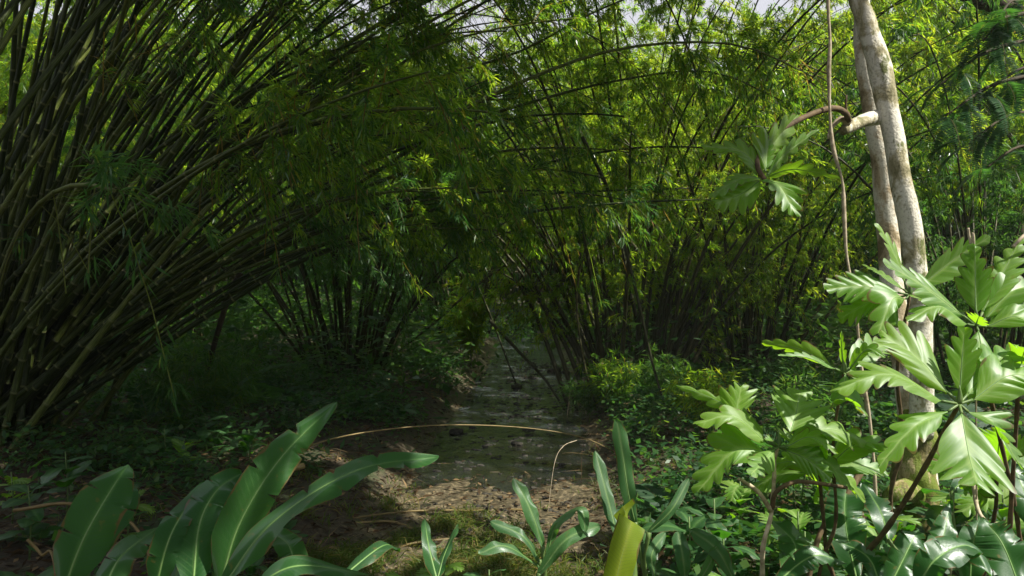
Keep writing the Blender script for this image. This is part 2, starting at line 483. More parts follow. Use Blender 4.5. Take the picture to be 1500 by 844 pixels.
L.new(mg.outputs[2], bs.inputs["Base Color"])
rr = N(ns, "ShaderNodeMapRange"); rr.inputs["To Min"].default_value = .85; rr.inputs["To Max"].default_value = .45
L.new(wa.outputs["Fac"], rr.inputs["Value"]); L.new(rr.outputs[0], bs.inputs["Roughness"])
bp = N(ns, "ShaderNodeBump"); bp.inputs["Strength"].default_value = .7; bp.inputs["Distance"].default_value = .03
L.new(n2.outputs["Fac"], bp.inputs["Height"]); L.new(bp.outputs[0], bs.inputs["Normal"])
o = N(ns, "ShaderNodeOutputMaterial"); L.new(bs.outputs[0], o.inputs[0])
M['soil'] = m

m, ns, L = mat("stream_water")
geo = N(ns, "ShaderNodeNewGeometry")
mp = N(ns, "ShaderNodeMapping"); mp.inputs["Scale"].default_value = (1, .6, 1); L.new(geo.outputs["Position"], mp.inputs[0])
n1 = N(ns, "ShaderNodeTexNoise"); n1.inputs["Scale"].default_value = 6; n1.inputs["Detail"].default_value = 5; n1.inputs["Roughness"].default_value = .6
L.new(mp.outputs[0], n1.inputs["Vector"])
bp = N(ns, "ShaderNodeBump"); bp.inputs["Strength"].default_value = .45; bp.inputs["Distance"].default_value = .09
L.new(n1.outputs["Fac"], bp.inputs["Height"])
tr = N(ns, "ShaderNodeBsdfTransparent"); tr.inputs[0].default_value = (.5, .5, .42, 1)
gl = N(ns, "ShaderNodeBsdfGlossy"); gl.inputs["Roughness"].default_value = .07; L.new(bp.outputs[0], gl.inputs["Normal"])
fr = N(ns, "ShaderNodeFresnel"); fr.inputs["IOR"].default_value = 1.33; L.new(bp.outputs[0], fr.inputs["Normal"])
fm = N(ns, "ShaderNodeMath", operation='MULTIPLY_ADD'); fm.inputs[1].default_value = 1.0; fm.inputs[2].default_value = .3; L.new(fr.outputs[0], fm.inputs[0])
ms = N(ns, "ShaderNodeMixShader"); L.new(fm.outputs[0], ms.inputs[0]); L.new(tr.outputs[0], ms.inputs[1]); L.new(gl.outputs[0], ms.inputs[2])
tb_ = N(ns, "ShaderNodeBsdfDiffuse"); tb_.inputs[0].default_value = (.17, .20, .23, 1)
nt2 = N(ns, "ShaderNodeTexNoise"); nt2.inputs["Scale"].default_value = 4.0; nt2.inputs["Detail"].default_value = 6; L.new(mp.outputs[0], nt2.inputs["Vector"])
rt2 = ramp(ns, [(.38, (.03, .03, .03)), (.62, (.14, .14, .14))]); L.new(nt2.outputs["Fac"], rt2.inputs[0])
sp_ = N(ns, "ShaderNodeSeparateXYZ"); L.new(geo.outputs["Position"], sp_.inputs[0])
ry = N(ns, "ShaderNodeMapRange"); ry.inputs["From Min"].default_value = 11.5; ry.inputs["From Max"].default_value = 15; ry.inputs["To Min"].default_value = .35; ry.inputs["To Max"].default_value = 2.4
L.new(sp_.outputs[1], ry.inputs["Value"])          # bluish diffuse painted in for sky reflection on the riffle farther upstream
my = N(ns, "ShaderNodeMath", operation='MULTIPLY'); L.new(rt2.outputs[0], my.inputs[0]); L.new(ry.outputs[0], my.inputs[1])
m2_ = N(ns, "ShaderNodeMixShader"); L.new(my.outputs[0], m2_.inputs[0]); L.new(ms.outputs[0], m2_.inputs[1]); L.new(tb_.outputs[0], m2_.inputs[2])
o = N(ns, "ShaderNodeOutputMaterial"); L.new(m2_.outputs[0], o.inputs[0])
M['water'] = m

# ------------------------------------------------------------------ ground and stream
xs = np.sinh(np.linspace(-4.4, 4.4, 300)) * 3.6
ys = 8 + np.sinh(np.linspace(-4.1, 4.4, 320)) * 3.6
X, Y = np.meshgrid(xs, ys)
Z = ground(X, Y)
nx, ny = len(xs), len(ys)
V = np.stack([X, Y, Z], -1).reshape(-1, 3)
i = np.arange(ny - 1)[:, None] * nx + np.arange(nx - 1)[None]
Q = np.stack([i, i + 1, i + 1 + nx, i + nx], -1).reshape(-1, 4)
mud = (1 - sst(-.1, .45, np.abs(X - stream_x(Y)) - stream_w(Y))).ravel()
go = link("ground", mesh_np("ground", V, Q, M['soil'], smooth=True, attrs={"mud": mud}), kind="structure")
tag(go, "brown muddy forest floor sloping down to the stream bed")

yw = np.linspace(4, 58, 160)
t = np.linspace(-1, 1, 9)
WX = stream_x(yw)[:, None] + t[None] * (stream_w(yw)[:, None] + .25)
V = np.stack([WX, np.repeat(yw[:, None], 9, 1), np.zeros_like(WX) - .035], -1).reshape(-1, 3)
i = np.arange(159)[:, None] * 9 + np.arange(8)[None]
Q = np.stack([i, i + 1, i + 10, i + 9], -1).reshape(-1, 4)
link("stream", mesh_np("stream", V, Q, M['water'], smooth=True), kind="structure")['label'] = "shallow stream with blue sky glints running away between the bamboo"

# ------------------------------------------------------------------ leaves by the thousand
def rhombs(pos, d, n, ln, wd, tint, fold=.0, mid=.4):
    """one four-cornered leaf at each pos, along d, facing n"""
    d = unit(d)
    s = unit(np.cross(d, n))
    nn = np.cross(s, d)
    ln = np.asarray(ln)[:, None]; wd = np.asarray(wd)[:, None]
    a = pos
    m = pos + d * ln * mid + nn * wd * fold
    V = np.stack([a, m + s * wd * .5, pos + d * ln - nn * ln * .08, m - s * wd * .5], 1).reshape(-1, 3)
    Q = np.arange(len(pos) * 4).reshape(-1, 4)
    return V, Q, np.asarray(tint)


def bamboo_leaves(curve, rng, f0=.4, f1=1.0, nb=40, nf=8, nl=6, blen=(.4, 1.1), ll=.13, lw=.016, droop=.55, twigs=True, clear=None, tb=.0):
    """side branches with drooping leaf fans along a culm curve"""
    n = len(curve)
    s = rng.uniform(f0, f1, nb) ** .9 * (n - 1.001)
    i = s.astype(int); f = (s - i)[:, None]
    p0 = curve[i] * (1 - f) + curve[i + 1] * f
    tan = unit(curve[i + 1] - curve[i])
    rd = unit(rng.normal(size=(nb, 3)))
    rd = unit(rd - tan * (rd * tan).sum(1, keepdims=True))
    d = unit(rd + tan * rng.uniform(.3, 1.1, (nb, 1)) + UP * .15)
    L_ = rng.uniform(*blen, nb)[:, None] * (1.15 - .5 * (s / n)[:, None])
    g = rng.uniform(.25, .75, (nb, 1)) * droop * 1.5

    def bp(t):
        return p0[:, None] + d[:, None] * (L_[:, None] * t) - UP * (g[:, None] * L_[:, None] * t ** 2)
    t = rng.uniform(.2, 1, (nb, nf, 1))
    fp = bp(t)
    fd = unit(d[:, None] - UP * (2 * g[:, None] * t) + rng.normal(size=(nb, nf, 3)) * .45)
    side = unit(np.cross(fd, rng.normal(size=(nb, nf, 3)) * .8 + UP))
    a = rng.uniform(-1.15, 1.15, (nb, nf, nl, 1))
    ld = fd[:, :, None] * np.cos(a) + side[:, :, None] * np.sin(a) + rng.normal(size=(nb, nf, nl, 3)) * .22
    ld = ld - UP * rng.uniform(.1, 1.1, (nb, nf, nl, 1)) * droop * 1.2
    pos = fp[:, :, None] + ld * .015 + rng.normal(size=(nb, nf, nl, 3)) * .02
    m = nb * nf * nl
    pos = pos.reshape(m, 3); ld = ld.reshape(m, 3)
    nrm = UP + rng.normal(size=(m, 3)) * .55
    bt = np.repeat(rng.uniform(0, .45, nb), nf * nl)
    tint = np.clip(bt + rng.uniform(0, .5, m) + tb, 0, .93)
    tint = np.where(rng.random(m) < .03, rng.uniform(.9, 1.0, m), tint)
    if clear is not None:
        k = clear(pos)
        pos, ld, nrm, tint = pos[k], ld[k], nrm[k], tint[k]
        m = len(pos)
    out = [rhombs(pos, ld, nrm, ll * rng.uniform(.55, 1.25, m), lw * rng.uniform(.7, 1.25, m), tint)]
    if twigs:
        tt = np.linspace(0, 1, 4)[None, :, None]
        c = bp(tt)
        sd = unit(np.cross(d, UP))[:, None] * .004
        V = np.stack([c - sd, c + sd], 2).reshape(-1, 3)
        b = (np.arange(nb)[:, None] * 8 + np.arange(3)[None] * 2)
        Q = np.stack([b, b + 1, b + 3, b + 2], -1).reshape(-1, 4)
        out.append((V, Q, np.full(len(Q), 2.0)))
    return join(out)


def culm_arrays(curve, r0, r1, sides=6, inter=.36, fine=True):
    s = np.concatenate([[0], np.cumsum(np.linalg.norm(np.diff(curve, axis=0), axis=1))])
    L_ = s[-1]
    nn = max(4, int(L_ / inter))
    u, k = [], []
    for q in range(nn + 1):
        c = L_ * q / nn
        if fine:
            for o_, b in ((-.016, 1.0), (-.006, 1.13), (.006, 1.13), (.016, .99)):
                if 0 <= c + o_ <= L_:
                    u.append(c + o_); k.append(b)
        else:
            u.append(c); k.append(1.0)
    u = np.array(u); k = np.array(k)
    c = np.stack([np.interp(u, s, curve[:, a]) for a in range(3)], -1)
    r = (r0 + (r1 - r0) * (u / L_) ** 1.2) * k
    V, Q, uv = tube_arrays(c, r, sides)
    nd = np.repeat(np.where(k > 1.1, 1.0, 0.0), sides)
    uv[:, 0] = uv[:, 0] + np.concatenate([nd * 10, [0, 0]])      # node rings ride in the uv
    return V, Q, uv


def arc(base, az, th0, th1, length, n=36, power=1.4, wob=0, rng=None):
    """a culm that starts th0 off the vertical towards azimuth az and bends to th1"""
    s = np.linspace(0, 1, n)
    th = th0 + (th1 - th0) * s ** power
    a = az + (wob * np.sin(s * 5 + (rng.uniform(0, 6) if rng else 0)))
    d = np.stack([np.sin(th) * np.cos(a), np.sin(th) * np.sin(a), np.cos(th)], -1)
    step = d * (length / (n - 1))
    return np.asarray(base) + np.concatenate([[np.zeros(3)], np.cumsum(step[:-1], 0)])


def clump(loc, label, cat, culms, leafkw, culm_mat, leaf_m, seed, sides=6, fine=True, group=None, clear=None, keep=None):
    """culms: list of (curve, r0, r1, leafy). thing > culm > foliage"""
    rng = R_(seed)
    root = empty("bamboo_clump", loc, label, cat, group)
    o3 = np.asarray(loc, float)
    for k_, (c, r0, r1, leafy) in enumerate(culms):
        V, Q, uv = culm_arrays(c - o3, r0, r1, sides, fine=fine)
        co = link("culm", mesh_np("culm", V, Q, culm_mat, uv=uv, smooth=True), root)
        if leafy:
            kw = dict(leafkw)
            kw['nb'] = max(3, int(kw.get('nb', 40) * leafy))
            if 'f0' in kw and r0 < 0: kw['f0'] = .1
            cl = (lambda p: clear(p + o3)) if clear else None
            V, Q, ti = bamboo_leaves(c - o3, rng, clear=cl, **kw)
            link("foliage", mesh_np("foliage", V, Q, leaf_m[k_ % len(leaf_m) if k_ > 9 else 0] if isinstance(leaf_m, list) else leaf_m, tint=ti), co, kind="stuff")
    return root


def copy_tree(o, parent=None):
    c = o.copy(); C.objects.link(c)
    if parent is not None: c.parent = parent
    for ch in list(o.children):
        copy_tree(ch, c)
    return c


# leaves cut away along the sun direction so sunlight reaches chosen spots
def shaft(target, radius):
    t = np.asarray(target, float)

    def f(p):
        v = p - t
        a = v @ SUN
        d = np.linalg.norm(v - a[:, None] * SUN, axis=1)
        return ~((a > .35) & (d < radius))
    return f


SH = [shaft((2.15, 5.4, 4.0), .45), shaft((2.3, 5.4, 2.5), .45), shaft((1.6, 5.0, 3.0), .2), shaft((2.9, 6, 2.4), .8), shaft((2.75, 6, 3.9), .6), shaft((2.6, 5.5, 2.6), .5), shaft((2.2, 4.3, 1.7), 1.5), shaft((3.2, 5.6, 2.6), 1.0), shaft((-.35, 7.9, 0), .75), shaft((-.1, 9.9, 0), .28), shaft((-1.45, 8.2, .1), .25), shaft((-.3, 6.6, 0), .3), shaft((2.0, 12.6, .5), .3), shaft((-1.5, 9.2, .2), .22),
      shaft((3.7, 4.4, 1.5), 1.2), shaft((.38, 2.02, 1.75), .4), shaft((1.3, 3.7, 1.6), .8), shaft((.9, 3.6, .9), .3), shaft((-5.8, 9.0, 3.4), .3), shaft((-4.6, 9.2, 4.2), .35), shaft((-5.2, 8.8, 1.8), .22), shaft((-2.2, 7.4, .2), .2), shaft((1.2, 13.2, 2), .25), shaft((-.7, 10.6, .0), .25)]


def clearf(p):
    k = np.ones(len(p), bool)
    q0 = np.array([.3, 14.5, 0]); dv = np.array([.02, .52, .85])  # leaves cleared above the far stream so sky light reaches the water
    v_ = p - q0; a_ = v_ @ dv
    k &= ~((a_ > 2) & (np.linalg.norm((v_ - a_[:, None] * dv)[:, [0, 2]] * np.array([1, .6]), axis=1) < .9))
    for s in SH: k &= s(p)
    # no leaf within arm's reach of the lens
    k &= ~((np.linalg.norm(p - CAM, axis=1) < 2.0))
    # sky gaps between the crowns
    v = p - CAM
    for (px, py, rr, dmin) in ((705, 34, 44, 3), (1195, 95, 46, 3), (655, 5, 30, 3), (1110, 8, 26, 3), (1160, 60, 20, 3), (1380, 60, 14, 6), (795, 155, 10, 3)):
        x = 750 + v[:, 0] / np.maximum(v[:, 1], .1) * F
        y = 400 - v[:, 2] / np.maximum(v[:, 1], .1) * F
        q = (np.hypot(x - px, y - py) < rr * (1 + .35 * np.sin(p[:, 0] * 3 + p[:, 2] * 4))) & (v[:, 1] > dmin)
        k &= ~q
    return k


# ------------------------------------------------------------------ A: the big clump leaning in from the left
rng = R_(11)
A0 = np.array([-6.3, 9.3, g1(-6.3, 9.3)])
cul = []
# long arching culms traced across the view (pixel, depth)
SIG = [
    ([(-10, 700, 9.0), (190, 535, 9.0), (450, 378, 9.2), (640, 332, 9.4), (850, 302, 9.6), (1075, 290, 9.8)], .040, .008, 1.0),
    ([(-25, 690, 9.3), (180, 515, 9.4), (370, 400, 9.6), (500, 350, 9.8), (640, 306, 10), (800, 284, 10.2), (1030, 275, 10.6)], .036, .008, 1.0),
    ([(-30, 690, 9.6), (260, 440, 9.9), (470, 330, 10.1), (640, 283, 10.3), (850, 228, 10.6), (1000, 215, 10.8), (1160, 232, 11)], .038, .007, 1.0),
    ([(-40, 690, 9.2), (230, 430, 9.2), (500, 262, 9.2), (640, 180, 9.2), (800, 105, 9.3), (930, 68, 9.4), (1080, 66, 9.5), (1190, 112, 9.6)], .042, .009, 1.6),
    ([(-45, 680, 9.8), (250, 450, 9.8), (480, 300, 9.8), (560, 246, 9.8), (650, 192, 9.9), (760, 155, 10), (900, 119, 10.2), (1040, 105, 10.4), (1150, 150, 10.5)], .038, .008, 1.5),
    ([(-40, 690, 10), (200, 440, 10.2), (420, 250, 10.5), (600, 132, 10.8), (760, 76, 11), (870, 18, 11.2), (990, -30, 11.4)], .038, .010, 1.2),
    ([(-30, 690, 10.4), (200, 430, 10.6), (430, 190, 10.8), (560, 50, 11), (660, 20, 11.3), (760, 30, 11.6)], .034, .008, .8),
    ([(-60, 690, 9), (180, 420, 8.8), (360, 210, 8.6), (500, 85, 8.4), (640, -5, 8.3), (800, -60, 8.2)], .040, .010, 1.0),
    ([(-30, 695, 8.9), (150, 560, 8.8), (330, 430, 8.8), (500, 350, 9), (600, 330, 9.1), (700, 325, 9.3)], .030, .006, .4),
    ([(-60, 690, 9), (120, 400, 8.5), (270, 200, 8.2), (400, 20, 8.0), (500, -120, 7.8)], .042, .02, .5),
]
for pts, r0, r1, lf in SIG:
    pts = [P(*q) for q in pts]
    b = pts[0]
    pts[0] = np.array([b[0] - .1, b[1], g1(b[0], b[1]) - .1])
    cul.append((spline(pts, 46), r0, r1, lf))
for k in range(125):
    q = rng.random() ** 1.3
    th0 = math.radians(9 + 42 * q + rng.normal() * 3)
    th1 = math.radians(min(104, 44 + 50 * q + rng.uniform(-10, 16)))
    az = rng.normal() * math.radians(34 - 14 * q)
    if rng.random() < .12 and q < .4: az += rng.choice([1.1, 1.4, 2.4])
    b = A0 + np.array([rng.normal() * .42 + .1 * q, rng.normal() * .5, -.1])
    L_ = rng.uniform(8, 11) - 2.2 * q
    cul.append((arc(b, az, th0, th1, L_, 34, rng.uniform(1.6, 2.3), .05, rng), rng.uniform(.026, .047), rng.uniform(.006, .011), .8 if q > .55 else .28))
clump(A0, "large dark bamboo clump leaning in from the left edge and arching over the stream", "bamboo", cul,
      dict(f0=.66, nb=27, nf=9, nl=7, blen=(.4, 1.25), ll=.115, lw=.015, droop=.6, tb=-.2), M['culm'], [M['bamboo_leaf'], M['bamboo_leaf'], M['bamboo_leaf_cool']], 5, clear=lambda p: clearf(p) & ((p[:, 0] > -2.6 + .5 * np.sin(p[:, 2] * 3)) | (np.sin(p[:, 0] * 3.1) * np.sin(p[:, 1] * 2.3 + 1) * np.sin(p[:, 2] * 2.9) > .45) | (p[:, 2] > 5.6)))

# ------------------------------------------------------------------ B: clumps on the right bank
def fan_clump(cx, cy, label, n, thr, hgt, rad, r, leafkw, seed, az_c=None, spread=math.pi, bias=None, mat_c='culm', mat_l='bamboo_leaf', fine=True, sides=6, group=None, end=(70, 105), leafy=(.5, 1.2)):
    rng = R_(seed)
    z = g1(cx, cy)
    cul = []
    for k in range(n):
        az = (az_c if az_c is not None else 0) + rng.uniform(-spread, spread)
        rho = rad * math.sqrt(rng.random())
        b = np.array([cx + rho * math.cos(az), cy + rho * math.sin(az), z - .1])
        th0 = math.radians(rng.uniform(*thr)) * (.4 + .6 * rho / rad)
        L_ = rng.uniform(*hgt)
        cul.append((arc(b, az + rng.normal() * .15, th0, math.radians(rng.uniform(*end)), L_, 28, rng.uniform(1.4, 2.2), .05, rng), r * rng.uniform(.7, 1.15), .006, rng.uniform(*leafy)))
    return cul, (cx, cy, z)


# specific culms of the near right clump
cul, loc = fan_clump(2.15, 14.8, "", 46, (4, 34), (6, 9.5), .85, .036, {}, 21, leafy=(.4, 1.0))
for pts in ([(838, 590), (800, 500), (762, 420), (700, 345), (600, 310)], [(850, 592), (815, 500), (775, 400), (715, 335), (640, 290)], [(862, 594), (835, 520), (790, 440), (742, 372), (690, 330), (610, 315)],
            [(875, 600), (850, 520), (815, 450), (770, 380), (700, 300)], [(890, 600), (862, 520), (830, 440), (800, 350), (760, 270), (700, 230)], [(880, 600), (830, 490), (780, 432), (735, 400), (680, 395)],
            [(905, 602), (885, 520), (860, 440), (848, 340), (860, 250)], [(950, 602), (938, 500), (915, 380), (890, 280), (850, 190)],
            [(988, 600), (1010, 520), (1040, 440), (1075, 380), (1130, 320)], [(992, 604), (1022, 520), (1058, 430), (1100, 360), (1170, 320)], [(984, 604), (1000, 530), (1024, 460), (1056, 395), (1110, 340), (1180, 300)]):
    c = [P(x, y, 14.2 + .25 * k) for k, (x, y) in enumerate(pts)]
    c[0][2] = g1(c[0][0], c[0][1]) - .1
    cul.append((spline(c, 26), .045, .010, .7))
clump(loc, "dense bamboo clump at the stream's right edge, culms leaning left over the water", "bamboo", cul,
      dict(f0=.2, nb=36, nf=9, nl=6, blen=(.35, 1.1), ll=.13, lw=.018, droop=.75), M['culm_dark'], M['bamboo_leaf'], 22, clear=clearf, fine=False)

cul, loc = fan_clump(4.6, 15.6, "", 46, (6, 34), (6, 9), .8, .034, {}, 31)
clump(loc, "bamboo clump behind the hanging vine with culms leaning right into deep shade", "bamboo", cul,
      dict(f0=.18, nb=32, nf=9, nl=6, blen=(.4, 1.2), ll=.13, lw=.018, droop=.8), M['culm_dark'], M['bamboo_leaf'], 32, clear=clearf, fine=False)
cul, loc = fan_clump(7.6, 12.8, "", 34, (3, 26), (5.5, 8.2), .9, .03, {}, 35, end=(75, 120))
clump(loc, "dark cool-green bamboo clump in shade right of the twin trunks", "bamboo", cul,
      dict(f0=.12, nb=30, nf=8, nl=7, blen=(.4, 1.3), ll=.14, lw=.02, droop=.9, twigs=False, tb=-.1), M['culm_dark'], M['bamboo_leaf_cool'], 36, clear=clearf, fine=False, sides=5)
# left bank clumps
cul, loc = fan_clump(-3.4, 16.5, "", 46, (6, 40), (5.5, 8.5), .8, .034, {}, 41)
clump(loc, "shaded bamboo clump on the left bank, its leaves drooping to the water's edge", "bamboo", cul,
      dict(f0=.22, nb=24, nf=8, nl=6, blen=(.4, 1.3), ll=.15, lw=.02, droop=.9), M['culm_dark'], M['bamboo_leaf_cool'], 42, clear=clearf, fine=False)

cul, loc = fan_clump(3.0, 19.5, "", 34, (3, 26), (10, 14), 1.0, .04, {}, 45, end=(60, 95))
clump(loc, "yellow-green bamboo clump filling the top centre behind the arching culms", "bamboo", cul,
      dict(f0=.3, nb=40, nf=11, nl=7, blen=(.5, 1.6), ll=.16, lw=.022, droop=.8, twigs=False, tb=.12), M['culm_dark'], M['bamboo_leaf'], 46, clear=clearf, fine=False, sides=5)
# background clumps: one built, the rest copies
cul, loc = fan_clump(-1.8, 26, "", 34, (4, 34), (9, 14), 1.1, .045, {}, 51, leafy=(.6, 1.2))
bgc = clump(loc, "tall bamboo clump closing the far end of the stream on its left bank", "bamboo", cul,
            dict(f0=.25, nb=40, nf=11, nl=7, blen=(.6, 1.8), ll=.18, lw=.026, droop=.7, twigs=False), M['culm_dark'], M['bamboo_leaf'], 52, sides=5, fine=False)
for x, y, rz, sc, lab in [
    (5.0, 24.5, 1.2, 1.1, "tall bamboo clump at the far right of the stream, yellow green at the top"),
    (-8.5, 21, 2.3, .95, "bright leafy bamboo clump seen behind the left clump's culms"),
    (-12, 16, 4.0, 1.0, "sunlit bamboo clump behind the culms at the left edge"),
    (8.2, 24, 5.1, .95, "bamboo clump behind the pale twin trunks"),
    (13.6, 17.5, .6, 1.05, "tall hazy green bamboo clump in the upper right corner"),
    (.8, 33, 3.3, 1.0, "farthest bamboo clump, small and green where the stream disappears"),
    (-11.5, 29, .2, 1.2, "tall bamboo clump far behind the upper left leaves"),
    (8, 34, 2.8, 1.3, "far bamboo clump left of the sky gap by the vine"),
    (15, 28, 1.9, 1.25, "far bamboo clump behind the upper right corner clump"),
    (-14.5, 25, 5.5, 1.2, "far bamboo clump behind the upper left culms"),
    (17, 22, 3.9, 1.1, "far bamboo clump at the right edge behind the dark fern-leaved tree"),
]:
    c = copy_tree(bgc)
    c.location = (x, y, g1(x, y)); c.rotation_euler.z = rz; c.scale = (sc, sc, sc)
    c['label'] = lab
    c['group'] = 'background bamboo clumps'
bgc['group'] = 'background bamboo clumps'

# ------------------------------------------------------------------ broadleaf crowns and far forest
def crown_mesh(name, seed, R, n_lobes, per, ll, lw, m, clear=None):
    rng = R_(seed)
    out = []
    c = unit(rng.normal(size=(n_lobes, 3))) * rng.uniform(.25, .85, (n_lobes, 1)) * np.array(R)
    for k in range(n_lobes):
        rad = rng.uniform(.22, .42) * min(R)
        v = unit(rng.normal(size=(per, 3)))
        p = c[k] + v * rad * rng.uniform(.5, 1.05, (per, 1))
        d = v + rng.normal(size=(per, 3)) * .5 - UP * .5
        base = rng.uniform(0, .5)
        if clear is not None:
            q = clear(p); p, d, v = p[q], d[q], v[q]
        n = len(p)
        out.append(rhombs(p, d, UP + rng.normal(size=(n, 3)) * .7, ll * rng.uniform(.6, 1.3, n), lw * rng.uniform(.7, 1.3, n), np.clip(base + rng.uniform(0, .5, n), 0, 1), mid=.5))
    V, Q, t = join(out)
    return mesh_np(name, V, Q, m, tint=t)


def tree(x, y, h, tr, crown, label, group=None, lean=(0, 0), zc=.78, cscale=1.0, rz=0, m='bark_dark', seed=0):
    z = g1(x, y)
    root = empty("tree", (x, y, z), label, "tree", group)
    pts = [(0, 0, -.2), (lean[0] * .3, lean[1] * .3, h * .35), (lean[0] * .8, lean[1] * .8, h * .75), (lean[0], lean[1], h)]
    n = 20
    tube("trunk", spline(pts, n), np.linspace(tr, tr * .35, n) * (1 + .5 * np.exp(-np.linspace(0, 12, n))), 10, M[m], root, .05, seed)
    g = R_(seed + 3)
    for k in range(5):
        a = g.uniform(0, 6.28); t0 = g.uniform(.5, .9)
        p0 = spline(pts, n)[int(t0 * (n - 1))]
        L_ = h * .28
        tube("branch", spline([p0, p0 + np.array([math.cos(a) * L_ * .5, math.sin(a) * L_ * .5, L_ * .25]), p0 + np.array([math.cos(a) * L_, math.sin(a) * L_, L_ * .6])], 8), np.linspace(tr * .35, tr * .1, 8), 6, M[m], root)
    if crown is not None:
        o = link("crown", crown, root)
        o.location = (lean[0], lean[1], h * zc + 1)
        o.rotation_euler.z = rz
        o.scale = (cscale,) * 3
    return root


cr1 = crown_mesh("crown", 61, (3.6, 3.6, 3.0), 42, 420, .30, .13, M['tree_leaf'])
cr2 = crown_mesh("crown", 62, (4.2, 4.0, 3.4), 50, 420, .32, .12, M['tree_leaf'])
for k, (x, y, h, lean, sc, lab) in enumerate([
    (-19, 22, 8, (.5, 0), 1.2, "broadleaf tree far left, glimpsed through the bamboo culms"),
    (-4.5, 37, 9, (0, 0), 1.3, "round-crowned forest tree left of the far end of the stream"),
    (5, 40, 11, (-.5, 0), 1.35, "tall forest tree right of the far end of the stream"),
    (13, 38, 9, (0, 0), 1.3, "forest tree far behind the hanging vine"),
    (21, 33, 11, (0, 0), 1.4, "tall forest tree far behind the twin trunks"),
    (-12, 38, 11, (0, 0), 1.4, "forest tree far behind the left clump"),
    (-22, 34, 11, (0, 0), 1.4, "forest tree at the far left behind the bamboo"),
    (27, 26, 10, (0, 0), 1.4, "forest tree at the far right edge"),
    (-10.5, 30, 6, (.6, 0), .9, "slender tree with a dark trunk in the gloom left of centre"),
]):
    tree(x, y, h, .2, (cr1, cr2)[k % 2], lab, 'forest trees behind the bamboo', lean, cscale=sc, rz=k * 1.3, seed=k)

# the far-off wood: one mass of foliage on the slope
rng = R_(70)
n = 60000
a = rng.uniform(-1.25, 1.25, n)
rr = rng.uniform(38, 60, n)
x = np.sin(a) * rr; y = 8 + np.cos(a) * rr
hh = 6.5 + 2.5 * np.sin(a * 9) + 2 * np.sin(a * 23 + 1)
z = ground(x, y) + rng.uniform(0, 1, n) ** .8 * hh
pos = np.stack([x, y, z], -1)
cell = np.sin(x * 1.1 + 2) * np.sin(z * 1.3) * np.sin(y * .9)
kk = clearf(pos)
pos, cell = pos[kk], cell[kk]
n = len(pos)
V, Q, t = rhombs(pos, rng.normal(size=(n, 3)) - UP * .5, UP + rng.normal(size=(n, 3)) * .7 - np.array([0, .5, 0]), rng.uniform(.6, 1.3, n), rng.uniform(.3, .6, n), np.clip(.4 + .3 * cell + rng.uniform(-.2, .2, n), 0, 1))
tag(link("distant_wood", mesh_np("distant_wood", V, Q, M['tree_leaf'], tint=t), kind="stuff"), "far-off wood reading as one green mass behind the bamboo")

# unseen trees added beside and behind the viewer so their crowns shade left and middle
crs = crown_mesh("crown", 64, (4.0, 4.0, 1.7), 60, 300, .34, .15, M['tree_leaf'])
SHL = ["added shade tree " + w_ for w_ in ("behind the viewer's right shoulder, crown over the long leaves", "outside the right edge, long limb reaching over the stream", "behind the viewer, crown above the big bamboo clump", "outside the left edge, crown over the lower left blades", "left of and behind the big bamboo clump", "outside the right edge behind the feather-leaved tree", "outside the right edge, the longest limb, reaching to midstream")]
SHADE = [(3.5, -3.5, 8.4, (-.6, 7.4)), (10.5, 5.5, 9.6, (-8, 4.4)), (-6, -2, 10.2, (4.0, 12)), (-8.5, 1.5, 9.6, (5.2, 3.4)), (-13, 9, 10.5, (5, 2)), (12, 10, 10.4, (-5.8, -.8)), (12.5, 9.5, 9.9, (-9.5, 4.7))]
for k, (x, y, h, lean) in enumerate(SHADE):
    z = g1(x, y)
    root = tree(x, y, h, .22, None, SHL[k], 'added shade trees overhead', lean, seed=80 + k)
    cm = crown_mesh("crown", 90 + k, (4.2, 4.2, 1.6), 60, 330, .34, .15, M['tree_leaf'],
                    clear=lambda p, q=np.array([x + lean[0], y + lean[1], z + h]): clearf(p + q))
    link("crown", cm, root).location = (lean[0], lean[1], h)
# bamboo rooted left of the view, its out-of-frame leaves added as overhead shade
for k, (x, y, az, lab) in enumerate([(-5.0, 4.2, .5, "bamboo clump outside the left edge, added to shade from overhead")]):
    cul, loc = fan_clump(x, y, "", 26, (6, 24), (10, 13), .7, .032, {}, 100 + k, az_c=az, spread=.55, end=(75, 100))
    clump(loc, lab, "bamboo", cul, dict(f0=.5, nb=30, nf=9, nl=6, blen=(.6, 1.5), ll=.2, lw=.03, droop=.5, twigs=False), M['culm'], M['bamboo_leaf'], 110 + k, clear=lambda p: clearf(p) & (p[:, 2] > 2.7 + .37 * np.maximum(p[:, 1], 0)), fine=False, sides=5)

# ------------------------------------------------------------------ the pale tree with two trunks, its snapped stub and drooping leafy branch
TD = 6.0
tb = onground(1345, 792)
tb = P(1345, 790, 6.0); tb[2] = g1(tb[0], tb[1])
tree_o = np.array(tb)
twin = empty("twin_trunk_tree", tb, "pale spotted tree with two trunks and a snapped side stub, standing over the breadfruit leaves", "tree")


def rel(pts, o):
    return [np.asarray(p) - np.asarray(o) for p in pts]


